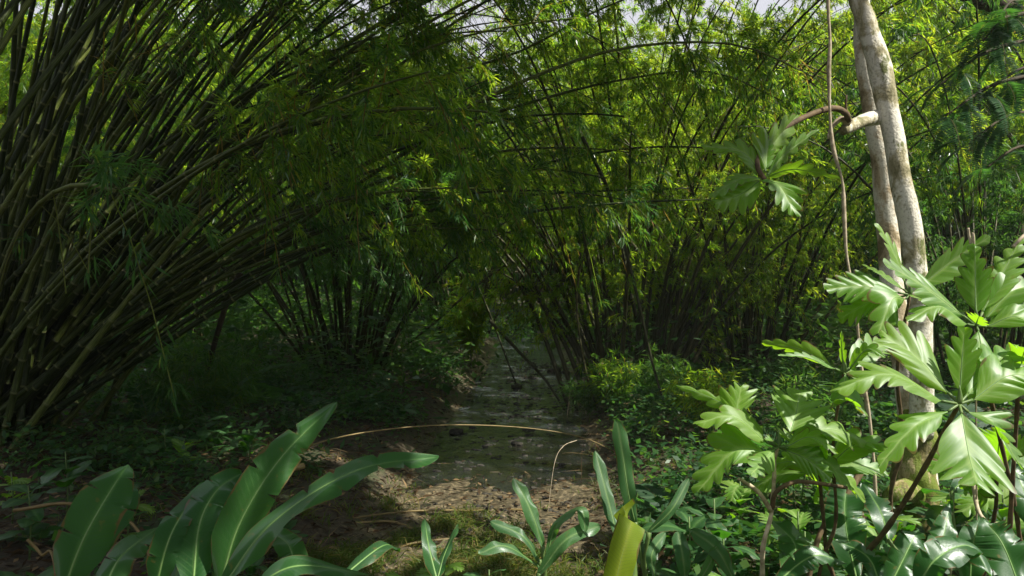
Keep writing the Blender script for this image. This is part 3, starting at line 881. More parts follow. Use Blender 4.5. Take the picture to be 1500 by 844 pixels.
b_pts = [P(1352, 800, 6.05), P(1342, 640, 6.05), P(1325, 520, 6.15), P(1309, 440, 6.25), P(1300, 330, 6.3), P(1290, 230, 6.3), P(1274, 140, 6.35), P(1264, 70, 6.4), P(1262, 10, 6.5), P(1250, -90, 6.6), P(1240, -220, 6.8)]
f_pts = [P(1350, 640, 5.9), P(1349, 520, 5.85), P(1347, 455, 5.85), P(1336, 350, 5.85), P(1319, 260, 5.85), P(1303, 170, 5.9), P(1286, 90, 5.95), P(1268, 30, 6.0), P(1256, -10, 6.05), P(1262, -90, 6.15), P(1270, -220, 6.3)]
b_pts[0][2] = tb[2] - .15
c = spline(rel(b_pts, tb), 90)
k = np.linspace(0, 1, 90)
tube("trunk", c, np.interp(k, [0, .06, .14, .3, .5, .75, 1], [.19, .135, .11, .085, .078, .066, .054]), 24, M['bark_pale'], twin, .035, 5)
c = spline(rel(f_pts, tb), 90)
tube("trunk", c, np.interp(k, [0, .1, .3, .5, .58, .66, .8, 1], [.082, .082, .08, .072, .088, .072, .066, .05]), 24, M['bark_mottled'], twin, .035, 6)
tube("bark_base", spline(rel([P(1352, 805, 6.0), P(1338, 720, 5.98), P(1345, 655, 5.98), P(1345, 600, 6.0)], tb), 30), np.interp(np.linspace(0, 1, 30), [0, .3, .6, 1], [.20, .17, .15, .11]), 22, M['bark_mossy'], twin, .07, 7)
tube("burl", spline(rel([P(1345, 725, 5.85), P(1318, 722, 5.72), P(1302, 728, 5.64)], tb), 10), [.06, .09, .095, .09, .085, .08, .078, .075, .06, .02], 14, M['bark_mossy'], twin, .14, 9)
st = tube("stub_branch", spline(rel([P(1305, 170, 5.97), P(1290, 171, 5.94), P(1266, 177, 5.86), P(1243, 187, 5.74), P(1234, 192, 5.7)], tb), 20), np.linspace(.066, .034, 20), 12, M['bark_mottled'], twin, .06, 3)
tube("splinter", spline(rel([P(1244, 180, 5.7), P(1231, 175, 5.68), P(1218, 187, 5.66), P(1213, 203, 5.65)], tb), 10), np.linspace(.03, .008, 10), 7, M['twig_pale'], st, .1, 4)
tube("twig", spline(rel([P(1243, 178, 5.7), P(1239, 160, 5.68), P(1240, 139, 5.66)], tb), 6), np.linspace(.016, .006, 6), 6, M['twig'], st)
hb = tube("drooping_branch", spline(rel([P(1243, 178, 5.7), P(1238, 165, 5.6), P(1218, 159, 5.5), P(1180, 171, 5.35), P(1140, 193, 5.2), P(1114, 222, 5.1), P(1110, 245, 5.0), P(1120, 264, 5.0)], tb), 40), np.linspace(.024, .015, 40), 8, M['twig'], twin, .05, 8)
# small crown high above the frame
g = R_(200)


# ------------------------------------------------------------------ large leaves
def lobe_profile(kind, u, lobes):
    """half width (0..1) along the blade"""
    if kind == 'lobed':
        w = np.sin(np.pi * np.clip(u, 0, 1) ** .72) ** .62 * (1 - .25 * u)
        ph = (u * lobes) % 1.0
        notch = np.clip(np.abs(ph - .5) * 2, 0, 1) ** 2.1        # 1 at the cut, 0 on the lobe
        depth = .60 * sst(.12, .5, u) * (1 - sst(.9, 1.0, u) * .7)
        return w * (1 - depth * notch)
    if kind == 'long':
        return (np.clip(u / .22, 0, 1) ** .6) * np.clip((1 - u) / .42, 0, 1) ** .55
    if kind == 'strap':
        return (.35 + .65 * np.clip(u / .35, 0, 1)) * np.clip((1 - u) / .16, 0, 1) ** .5
    if kind == 'blade':
        return .86 + .14 * u
    if kind == 'oval':
        return np.sin(np.pi * u ** .8) ** .75
    return np.sin(np.pi * u)


def big_leaf(spine, normal, half, kind='lobed', lobes=6, seed=0, fold=.18, ripple=.0, na=None, nb=4, fwd=None, curl=.25, tear=0):
    """blade along a spine; lobes reach forwards; returns arrays with vein weights"""
    rng = R_(seed)
    na = na or {'lobed': lobes * 10 + 2, 'long': 84, 'strap': 36, 'blade': 24, 'oval': 26}[kind]
    fwd = fwd if fwd is not None else {'lobed': 1.15, 'long': .12, 'strap': .0, 'blade': .0, 'oval': .3}[kind]
    u = np.linspace(0, 1, na)
    sp = spline(spine, na)
    T = unit(np.gradient(sp, axis=0))
    Nn = np.asarray(normal, float)
    Nn = Nn if Nn.ndim == 2 else np.repeat(Nn[None], na, 0)
    S = unit(np.cross(T, Nn)); Nn = np.cross(S, T)
    pieces, veins, uvs = [], [], []
    cols = []
    ph0 = rng.uniform(0, 6)
    for side in (1, -1):
        jit = 1 + .10 * np.sin(u * 11 + rng.uniform(0, 6)) * (kind == 'lobed') + .05 * rng.normal()
        off = .03 * rng.normal() if kind == 'lobed' else 0
        w = lobe_profile(kind, np.clip(u + off, 0, 1), lobes) * half * jit
        if tear and kind in ('long', 'oval'):
            for _ in range(tear):
                a = int(rng.uniform(.25, .85) * na)
                w[a:a + 1] *= rng.uniform(.35, .75)
        for j in range(nb + 1):
            f = j / nb
            d = w * f
            droop = -curl * (f ** 2) * w + fold * d
            rp = ripple * half * np.sin(u * (13 + 5 * side) + ph0 * side + f) * f ** 1.5
            if kind == 'lobed':
                ph = (u * lobes) % 1.0
                rp = rp - .05 * half * (np.abs(ph - .5) * 2) ** 2 * f * (1 - f * .3)
                rp = rp + .10 * half * np.sin(u * 5 + ph0) * f
            cols.append(sp + S * (side * d[:, None]) + T * (d * fwd)[:, None] + Nn * (droop + rp)[:, None])
            if kind == 'lobed':
                ph = (u * lobes) % 1.0
                v = np.exp(-((ph - .5) / .055) ** 2) * (1 - f * .6) * .8
            else:
                v = np.zeros(na)
            if j == 0: v = np.ones(na)
            if j == 1 and kind != 'lobed': v = v * 0
            veins.append(v)
            uvs.append(np.stack([np.full(na, .5 + side * f * .5), u * 3], -1))
    V = np.stack(cols, 1)                      # na x 2(nb+1)
    m = nb + 1
    V = V.reshape(-1, 3)
    i = np.arange(na - 1)[:, None]
    Qs = []
    for s in (0, 1):
        j = np.arange(nb)[None] + s * m
        a, b, c_, d_ = i * 2 * m + j, i * 2 * m + j + 1, (i + 1) * 2 * m + j + 1, (i + 1) * 2 * m + j
        Qs.append((np.stack([a, b, c_, d_], -1) if s else np.stack([a, d_, c_, b], -1)).reshape(-1, 4))
    return V, np.vstack(Qs), np.stack(uvs, 1).reshape(-1, 2), np.stack(veins, 1).reshape(-1), sp, Nn


def add_leaf(parent, origin, spine, normal, half, kind, matl, label=None, midrib=True, name="leaf", rib=.004, **kw):
    o3 = np.asarray(origin, float)
    sp0 = [np.asarray(p) - o3 for p in spine]
    V, Q, uv, vn, sp, Nn = big_leaf(sp0, normal, half, kind, **kw)
    o = link(name, mesh_np(name, V, Q, matl, uv=uv, attrs={"vein": vn}, smooth=True), parent)
    if label: o['label'] = label
    if midrib:
        c = sp - Nn * rib * .3
        V, Q, uv = tube_arrays(c[::2], np.linspace(rib, rib * .25, len(c[::2])), 5)
        link("midrib", mesh_np("midrib", V, Q, M['rib'], uv=uv, smooth=True), o)
    return o


M['rib'] = solid("leaf_rib", [(.3, (.09, .19, .05)), (.7, (.15, .26, .08))], scale=20, rough=.5)


def petiole(parent, origin, pts, r, matl=None, name="petiole"):
    return tube(name, spline([np.asarray(p) - np.asarray(origin) for p in pts], 14), np.linspace(r, r * .7, 14), 6, matl or M['stem_green'], parent)


TOCAM = np.array([0, -1.0, .35])


def rosette(name, label, cat, hub, ground_pt, leaves, trunk_pts=None, stem_r=.014, kind='lobed', matl='breadfruit', group=None, seed=0, stem_mat='twig', bud=True):
    """leaves: (dx_px, dy_px, ddepth, half_px, normal, mid_lift_px) relative to the hub pixel"""
    hx, hy, hd = hub
    H = P(hx, hy, hd)
    G = ground_pt if ground_pt is not None else np.array([H[0] + .1, H[1] + .25, 0])
    G = np.array([G[0], G[1], g1(G[0], G[1])])
    root = empty(name, G, label, cat, group)
    pts = [G - UP * .1] + (trunk_pts or [(G * .5 + H * .5) + np.array([.06, .04, 0])]) + [H]
    g_ = R_(seed + 900)
    q = rel(pts, G)
    q = [q[0]] + [q[0] * (1 - a_) + q[1] * a_ + np.array([g_.normal() * .035, g_.normal() * .03, 0]) for a_ in (.35, .7)] + q[1:-1] + [q[-2] * .5 + q[-1] * .5 + np.array([g_.normal() * .03, .02, 0]), q[-1]]
    tube("stem", spline(q, 34), np.linspace(stem_r * 1.15, stem_r * .6, 34) * (1 + .12 * np.sin(np.arange(34) * 1.9)), 8, M[stem_mat], root, .06, seed)
    leafset(root, G, hub, leaves, kind, matl, seed, bud)
    return root, G


def leafset(root, G, hub, leaves, kind='lobed', matl='breadfruit', seed=0, bud=True):
    hx, hy, hd = hub
    H = P(hx, hy, hd)
    for n_, (dx, dy, dd, half, nrm, lift) in enumerate(leaves):
        s = .14
        a = P(hx + dx * s, hy + dy * s - 2, hd + dd * s)
        tip = P(hx + dx, hy + dy, hd + dd)
        mid = P(hx + dx * .55, hy + dy * .55 - lift, hd + dd * .55)
        hf = half / F * hd * 1.12
        lo = add_leaf(root, G, [a, mid, tip], nrm, hf, kind, M[matl], lobes=4 + (n_ + seed) % 3, seed=seed * 31 + n_, nb=5, rib=.0035, curl=.1 + .5 * ((n_ * 7 + seed) % 5) / 5, fold=.08 + .3 * ((n_ * 3 + seed) % 4) / 4)
        tube("petiole", spline(rel([H, a], G), 5), [.006] * 5, 6, M['stem_green'], lo)
    if bud:
        tube("bud", spline(rel([H, H + np.array([.003, 0, .03]), H + np.array([.0, 0, .075])], G), 8), [.008, .011, .012, .011, .009, .007, .004, .001], 8, M['stem_green'], root)


NU = np.array([0, -.35, 1.0])
NC = np.array([0, -1.0, .55])
NL = np.array([-.5, -.5, .8])
NR = np.array([.6, -.4, .8])
ND = np.array([.1, -1, .15])

# front and centre: the big rosette at (1405, 590)
rosette("breadfruit_sapling", "largest breadfruit sapling, leaves spread wide before the twin trunks round one upright folded leaf", "sapling",
        (1405, 592, 3.1), np.array([1.75, 4.5, 0]), [
            (-112, -100, .15, 46, (.25, -.75, .75), 14),
            (-188, -18, -.15, 34, (-.1, -.45, 1.0), 34),
            (8, -112, .05, 22, (-.3, -1, .2), 4),
            (88, -88, .25, 34, (-.2, -.7, .8), 8),
            (140, -30, .1, 40, (.3, -.8, .8), 26),
            (26, 116, -.34, 50, (0, -.8, .85), -10),
            (-118, 92, -.2, 26, (-.5, -.6, .5), 18),
            (92, 96, -.1, 30, (.5, -.6, .8), 24),
        ], seed=1, stem_r=.016)
# upper right rosette by the frame edge
rosette("breadfruit_sapling", "breadfruit sapling at the right edge, highest of the group, bright lobed leaves", "sapling",
        (1430, 478, 3.5), np.array([2.7, 4.1, 0]), [
            (-135, -92, -.1, 30, (-.35, -.6, .8), 6),
            (-100, -6, -.15, 24, (0, -.5, 1), 26),
            (-2, -120, .15, 26, (-.9, -1, .1), -4),
            (66, -132, .2, 24, (-.8, -.9, .2), 0),
            (95, -60, .1, 30, (.1, -.5, .9), 18),
            (112, 18, -.1, 30, (.2, -.6, .9), 24),
            (22, 62, -.3, 24, (0, -.9, .7), -12),
            (4, -14, -.3, 14, (0, -.8, .8), 2),
        ], seed=2, stem_r=.013)
# leaves round the trunk
rosette("breadfruit_sapling", "breadfruit sapling leaning on the twin trunks, thin leaves lit through from behind", "sapling",
        (1333, 432, 4.6), np.array([2.45, 5.2, 0]), [
            (-46, -104, .05, 20, (.8, -.75, .1), 6),
            (118, -86, .1, 24, (-.5, -.7, -.5), 4),
            (-126, -8, -.05, 24, (0, -.9, .5), 8),
            (-46, 56, -.3, 26, (-.3, -1, .4), 24),
            (-70, -44, .3, 10, (.4, -.9, .3), 4),
            (-104, 36, .1, 24, (.1, -.9, .5), 10),
            (40, 22, -.5, 20, (0, -.6, .9), 8),
        ], seed=3, stem_r=.015)
# the slim one with the upright spike bud
rosette("breadfruit_sapling", "slim breadfruit sapling left of the big rosette with a narrow upright leaf at its centre", "sapling",
        (1236, 546, 3.7), np.array([1.6, 4.2, 0]), [
            (-118, -44, .1, 13, (-.3, -.8, -.25), 10),
            (-96, -26, -.1, 9, (-.2, -.5, .9), 8),
            (-4, -62, 0, 7, (-1, -.6, 0), 0),
            (72, -44, .3, 22, (.2, -.8, .7), 10),
            (62, -22, -.1, 10, (.1, -.9, .4), 22),
            (14, 42, -.3, 26, (0, -.9, .6), -16),
            (36, 20, .1, 12, (.3, -.8, .6), 6),
        ], seed=4, stem_r=.011)
# left rosette cluster
rt, G5 = rosette("breadfruit_sapling", "leftmost breadfruit sapling with one white-lit leaf and a vivid green upright one, forked pale stem", "sapling",
                 (1140, 655, 3.6), np.array([1.25, 4.1, 0]), [
            (-18, -10, -.1, 8, (0, -.6, .9), 6),
            (-120, -34, -.1, 22, (-.1, -.6, .9), 26),
            (-152, -92, .3, 14, (-.2, -.9, .4), 14),
            (-118, 66, -.1, 34, (-.3, -.9, .6), 30),
            (-40, 40, -.3, 18, (0, -.9, .6), 0),
            (88, 10, -.1, 16, (.2, -.7, .9), 20),
            (76, 44, .05, 24, (.4, -.8, .3), 6),
            (128, -10, .2, 28, (.2, -.7, .7), 20),
            (112, 62, .3, 26, (.3, -.8, .6), 18),
        ], trunk_pts=[P(1118, 800, 3.65), P(1130, 752, 3.65), P(1134, 700, 3.62)], seed=5, stem_r=.012, stem_mat='twig_pale')
add_leaf(rt, G5, [P(1158, 634, 3.5), P(1166, 606, 3.58), P(1172, 572, 3.7)], (-.05, -.8, .9), 50 / F * 3.5, 'lobed', M['breadfruit'], label="white-lit lobed leaf facing the sun", lobes=4, seed=71, nb=6)
add_leaf(rt, G5, [P(1078, 618, 3.7), P(1080, 596, 3.72), P(1086, 566, 3.75)], (.2, -.9, -.4), 40 / F * 3.5, 'lobed', M['breadfruit'], label="vivid green leaf lit through from behind", lobes=4, seed=72, nb=6, fwd=.9)
tube("fork", spline(rel([P(1130, 748, 3.65), P(1112, 722, 3.6), P(1090, 706, 3.55), P(1082, 702, 3.5)], G5), 14), np.linspace(.012, .007, 14), 7, M['twig_pale'], rt, .1, 3)
tube("fork", spline(rel([P(1131, 745, 3.65), P(1138, 720, 3.6), P(1165, 706, 3.6), P(1200, 708, 3.6), P(1240, 714, 3.7)], G5), 18), np.linspace(.012, .008, 18), 7, M['twig'], rt, .1, 3)
# more foliage of the same kind low down
for k, (hx, hy, hd, gx, gy, lab) in enumerate([
    (1200, 690, 3.9, 1.7, 4.4, "shaded breadfruit sapling between the forked stem and the mossy trunk base"),
    (1492, 560, 3.4, 2.35, 3.9, "breadfruit sapling cut by the right edge beside the biggest rosette"),
    (1460, 690, 4.2, 2.8, 4.8, "low dark breadfruit sapling right of the mossy trunk base"),
]):
    g = R_(300 + k)
    lv = []
    for q in range(8):
        a = q / 8 * 6.283 + g.uniform(-.3, .3)
        L_ = g.uniform(70, 120)
        lv.append((math.cos(a) * L_, math.sin(a) * L_ * .55 - 6, math.sin(-a) * -.25, g.uniform(18, 28), (math.cos(a) * .3, -.6 - .2 * math.sin(a), .8), g.uniform(5, 18)))
    rosette("breadfruit_sapling", lab, "sapling", (hx, hy, hd), np.array([gx, gy, 0]), lv, seed=20 + k)

# rosette at the end of the drooping branch: sub-parts of the branch
for n_, (pts, hf, nrm) in enumerate([
    ([(1118, 258, 5.0), (1085, 222, 5.05), (1027, 214, 5.1)], 20, (.2, -.9, .6)),
    ([(1122, 252, 5.0), (1128, 218, 5.1), (1168, 168, 5.3)], 34, (.4, -.9, -.3)),
    ([(1116, 262, 5.0), (1084, 262, 4.9), (1038, 288, 4.8)], 20, (-.2, -.6, .9)),
    ([(1114, 264, 5.0), (1086, 284, 4.9), (1048, 298, 4.8)], 26, (-.2, -1, .3)),
    ([(1124, 258, 5.0), (1165, 248, 5.0), (1232, 262, 5.1)], 15, (.1, -.6, -.8)),
    ([(1122, 262, 5.0), (1142, 272, 4.8), (1164, 312, 4.7)], 32, (.2, -.8, .7)),
    ([(1120, 250, 5.0), (1122, 236, 5.05), (1126, 205, 5.1)], 14, (-.3, -.9, 0)),
    ([(1124, 256, 5.0), (1150, 226, 5.2), (1200, 190, 5.4)], 18, (.3, -.7, -.4)),
]):
    add_leaf(hb, tb, [P(*q) for q in pts], nrm, hf / F * 5 * 1.05, 'lobed', M['breadfruit'], lobes=6, seed=400 + n_, nb=4)

# ------------------------------------------------------------------ hanging vine
v0 = P(1213, -60, 5.4)
vp = [P(1211, -160, 5.4), P(1213, 0, 5.4), P(1216, 60, 5.4), P(1214, 105, 5.4), P(1216, 170, 5.4), P(1221, 220, 5.4), P(1233, 262, 5.4), P(1236, 300, 5.4), P(1240, 370, 5.4), P(1250, 430, 5.4), P(1256, 478, 5.4), P(1262, 540, 5.4), P(1273, 610, 5.4), P(1280, 680, 5.4), P(1284, 760, 5.4)]
o = tube("hanging_vine", spline(vp, 80), .012 + .003 * np.sin(np.linspace(0, 40, 80)), 7, M['twig_pale'], None, .1, 2)
tag(o, "pale hanging vine dangling straight down left of the twin trunks", "vine")

# ------------------------------------------------------------------ long wavy leaves, lower left
def leafy_plant(name, label, cat, G, leaves, kind, matl, seed, group=None, rib=.006, pr=.012, **kw):
    G = np.array([G[0], G[1], g1(G[0], G[1])])
    root = empty(name, G, label, cat, group)
    for n_, (pts, hf, nrm) in enumerate(leaves):
        sp = [P(*q) for q in pts]
        lo = add_leaf(root, G, sp, nrm, hf * (.66 if kind == 'oval' else .8) / F * pts[0][2], kind, M[matl], seed=seed + n_, rib=rib, **kw)
        d = sp[0] - sp[1]
        petiole(lo, G, [sp[0], sp[0] + d * .25 + (G - sp[0]) * .25, G + UP * .02], pr)
    return root


leafy_plant("long_leaf_plant", "long-leaved plant with wavy dark green blades reaching up right toward the stream", "plant", (-1.25, 2.9, 0), [
    ([(322, 860, 3.0), (352, 765, 3.05), (412, 670, 3.15), (494, 588, 3.3)], 39, (.35, -.8, .65)),
    ([(325, 862, 2.8), (400, 765, 2.85), (520, 690, 2.95), (643, 669, 3.1)], 34, (-.2, -.55, .9)),
    ([(282, 868, 3.0), (292, 770, 3.1), (318, 718, 3.2), (352, 694, 3.3)], 44, (.1, -.8, .7)),
    ([(225, 872, 3.0), (252, 780, 3.05), (300, 705, 3.3)], 26, (.3, -.7, .8)),
    ([(250, 880, 3.1), (262, 830, 3.2), (285, 790, 3.4)], 30, (-.3, -.7, .7)),
    ([(432, 850, 3.3), (424, 800, 3.4), (396, 780, 3.5)], 26, (-.2, -.6, .9)),
], 'long', 'long_leaf', 500, ripple=.26, nb=6, tear=3)
leafy_plant("long_leaf_plant", "broad dark blade rising alone near the bamboo roots at lower left", "plant", (-2.0, 3.0, 0), [
    ([(92, 868, 3.1), (122, 790, 3.15), (160, 722, 3.25), (188, 680, 3.35)], 46, (.3, -.85, .6)),
    ([(150, 868, 3.0), (178, 815, 3.1), (232, 772, 3.3)], 30, (.1, -.6, .9)),
    ([(185, 700, 3.9), (178, 745, 3.8), (120, 830, 3.7)][::-1], 26, (.2, -.7, .6)),
], 'long', 'long_leaf', 530, ripple=.2, nb=6, tear=2)
leafy_plant("long_leaf_plant", "low long blades lying across the bottom edge left of the grass", "plant", (-.85, 2.6, 0), [
    ([(350, 880, 2.6), (430, 830, 2.6), (540, 842, 2.7)], 26, (-.1, -.5, 1)),
    ([(500, 846, 3.4), (560, 800, 3.6), (585, 806, 3.8)], 16, (0, -.6, .9)),
    ([(640, 850, 3.4), (628, 800, 3.5), (622, 760, 3.7)], 15, (.6, -.8, .5)),
    ([(640, 850, 3.4), (652, 810, 3.5), (672, 768, 3.7)], 12, (-.6, -.8, .5)),
], 'long', 'long_leaf', 560, ripple=.2, nb=6)

# bird's-nest ferns with strap fronds
leafy_plant("birds_nest_fern", "tall strap-leaved fern in the middle, its upright frond shining blue white", "fern", (.82, 4.4, 0), [
    ([(930, 765, 4.3), (920, 720, 4.3), (912, 665, 4.35), (903, 612, 4.4)], 15, (-.25, -.95, .45)),
    ([(905, 790, 4.3), (890, 730, 4.4), (872, 660, 4.5)], 13, (.4, -.9, .2)),
    ([(950, 780, 4.3), (985, 745, 4.3), (1010, 700, 4.4)], 9, (.2, -.8, .5)),
], 'strap', 'strap_leaf', 600, ripple=.18, nb=4, rib=.004)
leafy_plant("birds_nest_fern", "strap-leaved fern with arching fronds at the stream's lower edge", "fern", (.15, 4.3, 0), [
    ([(795, 800, 4.2), (782, 760, 4.2), (768, 728, 4.25), (752, 700, 4.3)], 14, (.5, -.8, .5)),
    ([(790, 820, 4.2), (765, 785, 4.1), (718, 764, 4.1)], 11, (-.1, -.6, .9)),
    ([(790, 830, 4.2), (740, 800, 4.0), (700, 812, 3.9)], 12, (0, -.6, .9)),
    ([(800, 820, 4.2), (815, 770, 4.2), (850, 745, 4.1), (858, 780, 4.0)], 10, (.1, -.6, .9)),
    ([(790, 840, 4.0), (830, 790, 4.0), (880, 770, 4.1)], 14, (.2, -.7, .8)),
], 'strap', 'strap_leaf', 620, ripple=.22, nb=4, rib=.004)
yl = leafy_plant("arching_grass_blade", "bright yellow-green blade folded over at its top, closest to the lens", "leaf blade", (.35, 1.9, 0), [
    ([(893, 925, 2.0), (903, 850, 2.0), (916, 796, 2.02), (926, 764, 2.05)], 34, (.25, -1, -.1)),
    ([(924, 776, 2.06), (918, 756, 2.1), (912, 742, 2.14)], 24, (.3, -1, -.5)),
], 'blade', 'yellow_leaf', 640, nb=4, rib=.001, curl=.1, fold=.12, ripple=.05)
leafy_plant("birds_nest_fern", "pale upright strap frond standing left of the forked stem", "fern", (1.0, 4.1, 0), [
    ([(1004, 850, 4.0), (1000, 815, 4.0), (993, 778, 4.1)], 15, (.1, -.95, .5)),
    ([(1075, 850, 4.0), (1050, 805, 4.0), (1012, 776, 4.1)], 17, (-.2, -.7, .8)),
    ([(1020, 860, 4.0), (1040, 825, 4.0), (1050, 800, 4.0)], 9, (.3, -.8, .5)),
    ([(960, 850, 4.0), (955, 812, 4.0), (975, 780, 4.1)], 10, (.3, -.8, .5)),
], 'strap', 'strap_leaf', 660, ripple=.16, nb=4, rib=.004)

# broad banana-like leaves, lower right
leafy_plant("broad_leaf_plant", "broad-bladed plant with a huge upright leaf left of the mossy trunk base", "plant", (1.9, 4.6, 0), [
    ([(1255, 850, 4.0), (1240, 780, 4.1), (1238, 730, 4.2), (1250, 690, 4.4)], 44, (-.2, -.9, .5)),
    ([(1150, 850, 3.9), (1165, 800, 4.0), (1130, 760, 4.1)], 38, (0, -.7, .8)),
    ([(1290, 860, 3.7), (1270, 815, 3.8), (1220, 790, 3.9)], 24, (-.1, -.6, .9)),
    ([(1130, 860, 3.7), (1190, 815, 3.8), (1240, 825, 3.9)], 26, (.1, -.7, .8)),
], 'oval', 'broad_leaf', 700, ripple=.3, nb=6, na=70, tear=5)
leafy_plant("broad_leaf_plant", "broad leaves in full sun right at the foot of the twin trunks", "plant", (2.6, 4.4, 0), [
    ([(1350, 860, 3.6), (1378, 800, 3.7), (1392, 735, 3.9)], 30, (.2, -.8, .8)),
    ([(1340, 870, 3.3), (1370, 820, 3.3), (1420, 800, 3.4), (1455, 850, 3.3)], 40, (0, -.5, 1)),
    ([(1420, 870, 3.6), (1425, 800, 3.7), (1440, 745, 3.9)], 34, (-.6, -.8, .3)),
    ([(1500, 880, 3.4), (1470, 800, 3.5), (1440, 760, 3.6)], 52, (-.1, -.8, .5)),
    ([(1520, 780, 3.8), (1500, 720, 3.9), (1480, 672, 4.1)], 34, (.1, -.8, .7)),
    ([(1300, 790, 4.4), (1290, 750, 4.6), (1262, 705, 4.9)], 30, (-.1, -.7, .8)),
    ([(1300, 865, 3.5), (1330, 805, 3.6), (1345, 775, 3.7)], 34, (.1, -.6, .9)),
    ([(1395, 720, 4.4), (1420, 690, 4.6), (1378, 672, 4.9)], 22, (.1, -.6, .9)),
], 'oval', 'broad_leaf', 730, ripple=.3, nb=6, na=70, tear=5)

# ------------------------------------------------------------------ small plants from a leaf library
def unit_leaf(kind, seed, half, bend, mt, **kw):
    L_ = 1.0
    t = np.linspace(0, 1, 5)
    sp = np.stack([t * 0, np.sin(t * bend) / bend, -(1 - np.cos(t * bend)) / bend], -1)
    V, Q, uv, vn, _, _ = big_leaf(sp, (0, 0, 1), half, kind, seed=seed, **kw)
    return mesh_np("leaf", V, Q, M[mt], uv=uv, attrs={"vein": vn}, smooth=True)


LIB = {
    'lobed': [unit_leaf('lobed', s, .33, .7 + .25 * s, 'breadfruit', lobes=5, nb=3, na=52) for s in range(3)],
    'oval': [unit_leaf('oval', 10 + s, .2 + .04 * s, .7 + .2 * s, 'long_leaf', nb=3, na=14, ripple=.1) for s in range(3)],
    'strap': [unit_leaf('strap', 20 + s, .07, 1.1 + .3 * s, 'strap_leaf', nb=2, na=18, ripple=.2) for s in range(3)],
    'lance': [unit_leaf('long', 30 + s, .09, .8 + .3 * s, 'long_leaf', nb=2, na=14, ripple=.2) for s in range(3)],
}


def fern_frond(seed):
    rng = R_(seed)
    V, Q, T = [], [], []
    t = np.linspace(.12, 1, 24)
    for k, a in enumerate(t):
        p = np.array([0, np.sin(a * 1.1) / 1.1, -(1 - np.cos(a * 1.1)) / 1.1])
        for s in (1, -1):
            L_ = .26 * math.sin(math.pi * (a * .85 + .12)) ** .8
            V.append(p); Q.append([s, .35, -.15 + rng.normal() * .05]); T.append(L_)
    pos = np.array(V); d = np.array(Q, float); L_ = np.array(T)
    a = rhombs(pos, d, np.tile(UP, (len(pos), 1)), L_, L_ * .22 + .008, rng.uniform(0, .5, len(pos)), mid=.3)
    c = np.stack([t * 0, np.sin(t * 1.1) / 1.1, -(1 - np.cos(t * 1.1)) / 1.1], -1)
    sd = np.array([.006, 0, 0])
    v = np.stack([c - sd, c + sd], 1).reshape(-1, 3)
    b = np.arange(len(c) - 1) * 2
    q = np.stack([b, b + 1, b + 3, b + 2], -1)
    V, Q, T = join([a, (v, q, np.full(len(q), 2.0))])
    return mesh_np("frond", V, Q, M['herb_leaf'], tint=T)


LIB['fern'] = [fern_frond(900 + s) for s in range(3)]


def library_plant(name, label, cat, x, y, kind, n, size, seed, group=None, el=(20, 70), h0=0.0, part=None):
    g = R_(seed)
    z = g1(x, y)
    root = empty(name, (x, y, z), label, cat, group)
    if h0:
        tube("stem", [(0, 0, -.05), (.01, .01, h0 * .5), (0, 0, h0 + .02)], [.008, .007, .005], 6, M['stem_green'], root)
    for k in range(n):
        az = k * 2.4 + g.uniform(-.4, .4)
        e = math.radians(g.uniform(*el))
        s = size * g.uniform(.65, 1.1)
        zz = h0 * (.35 + .65 * k / n) if h0 else 0
        mtx = Matrix.Translation((0, 0, zz)) @ Matrix.Rotation(az, 4, 'Z') @ Matrix.Rotation(e, 4, 'X') @ Matrix.Rotation(g.uniform(-.3, .3), 4, 'Y') @ Matrix.Scale(s, 4)
        link(part or ("frond" if kind == 'fern' else "leaf"), LIB[kind][int(g.integers(0, 3))], root, mtx)
    return root


def plant_at(px, py, d, *a, **k):
    p = P(px, py, d)
    return p[0], p[1]


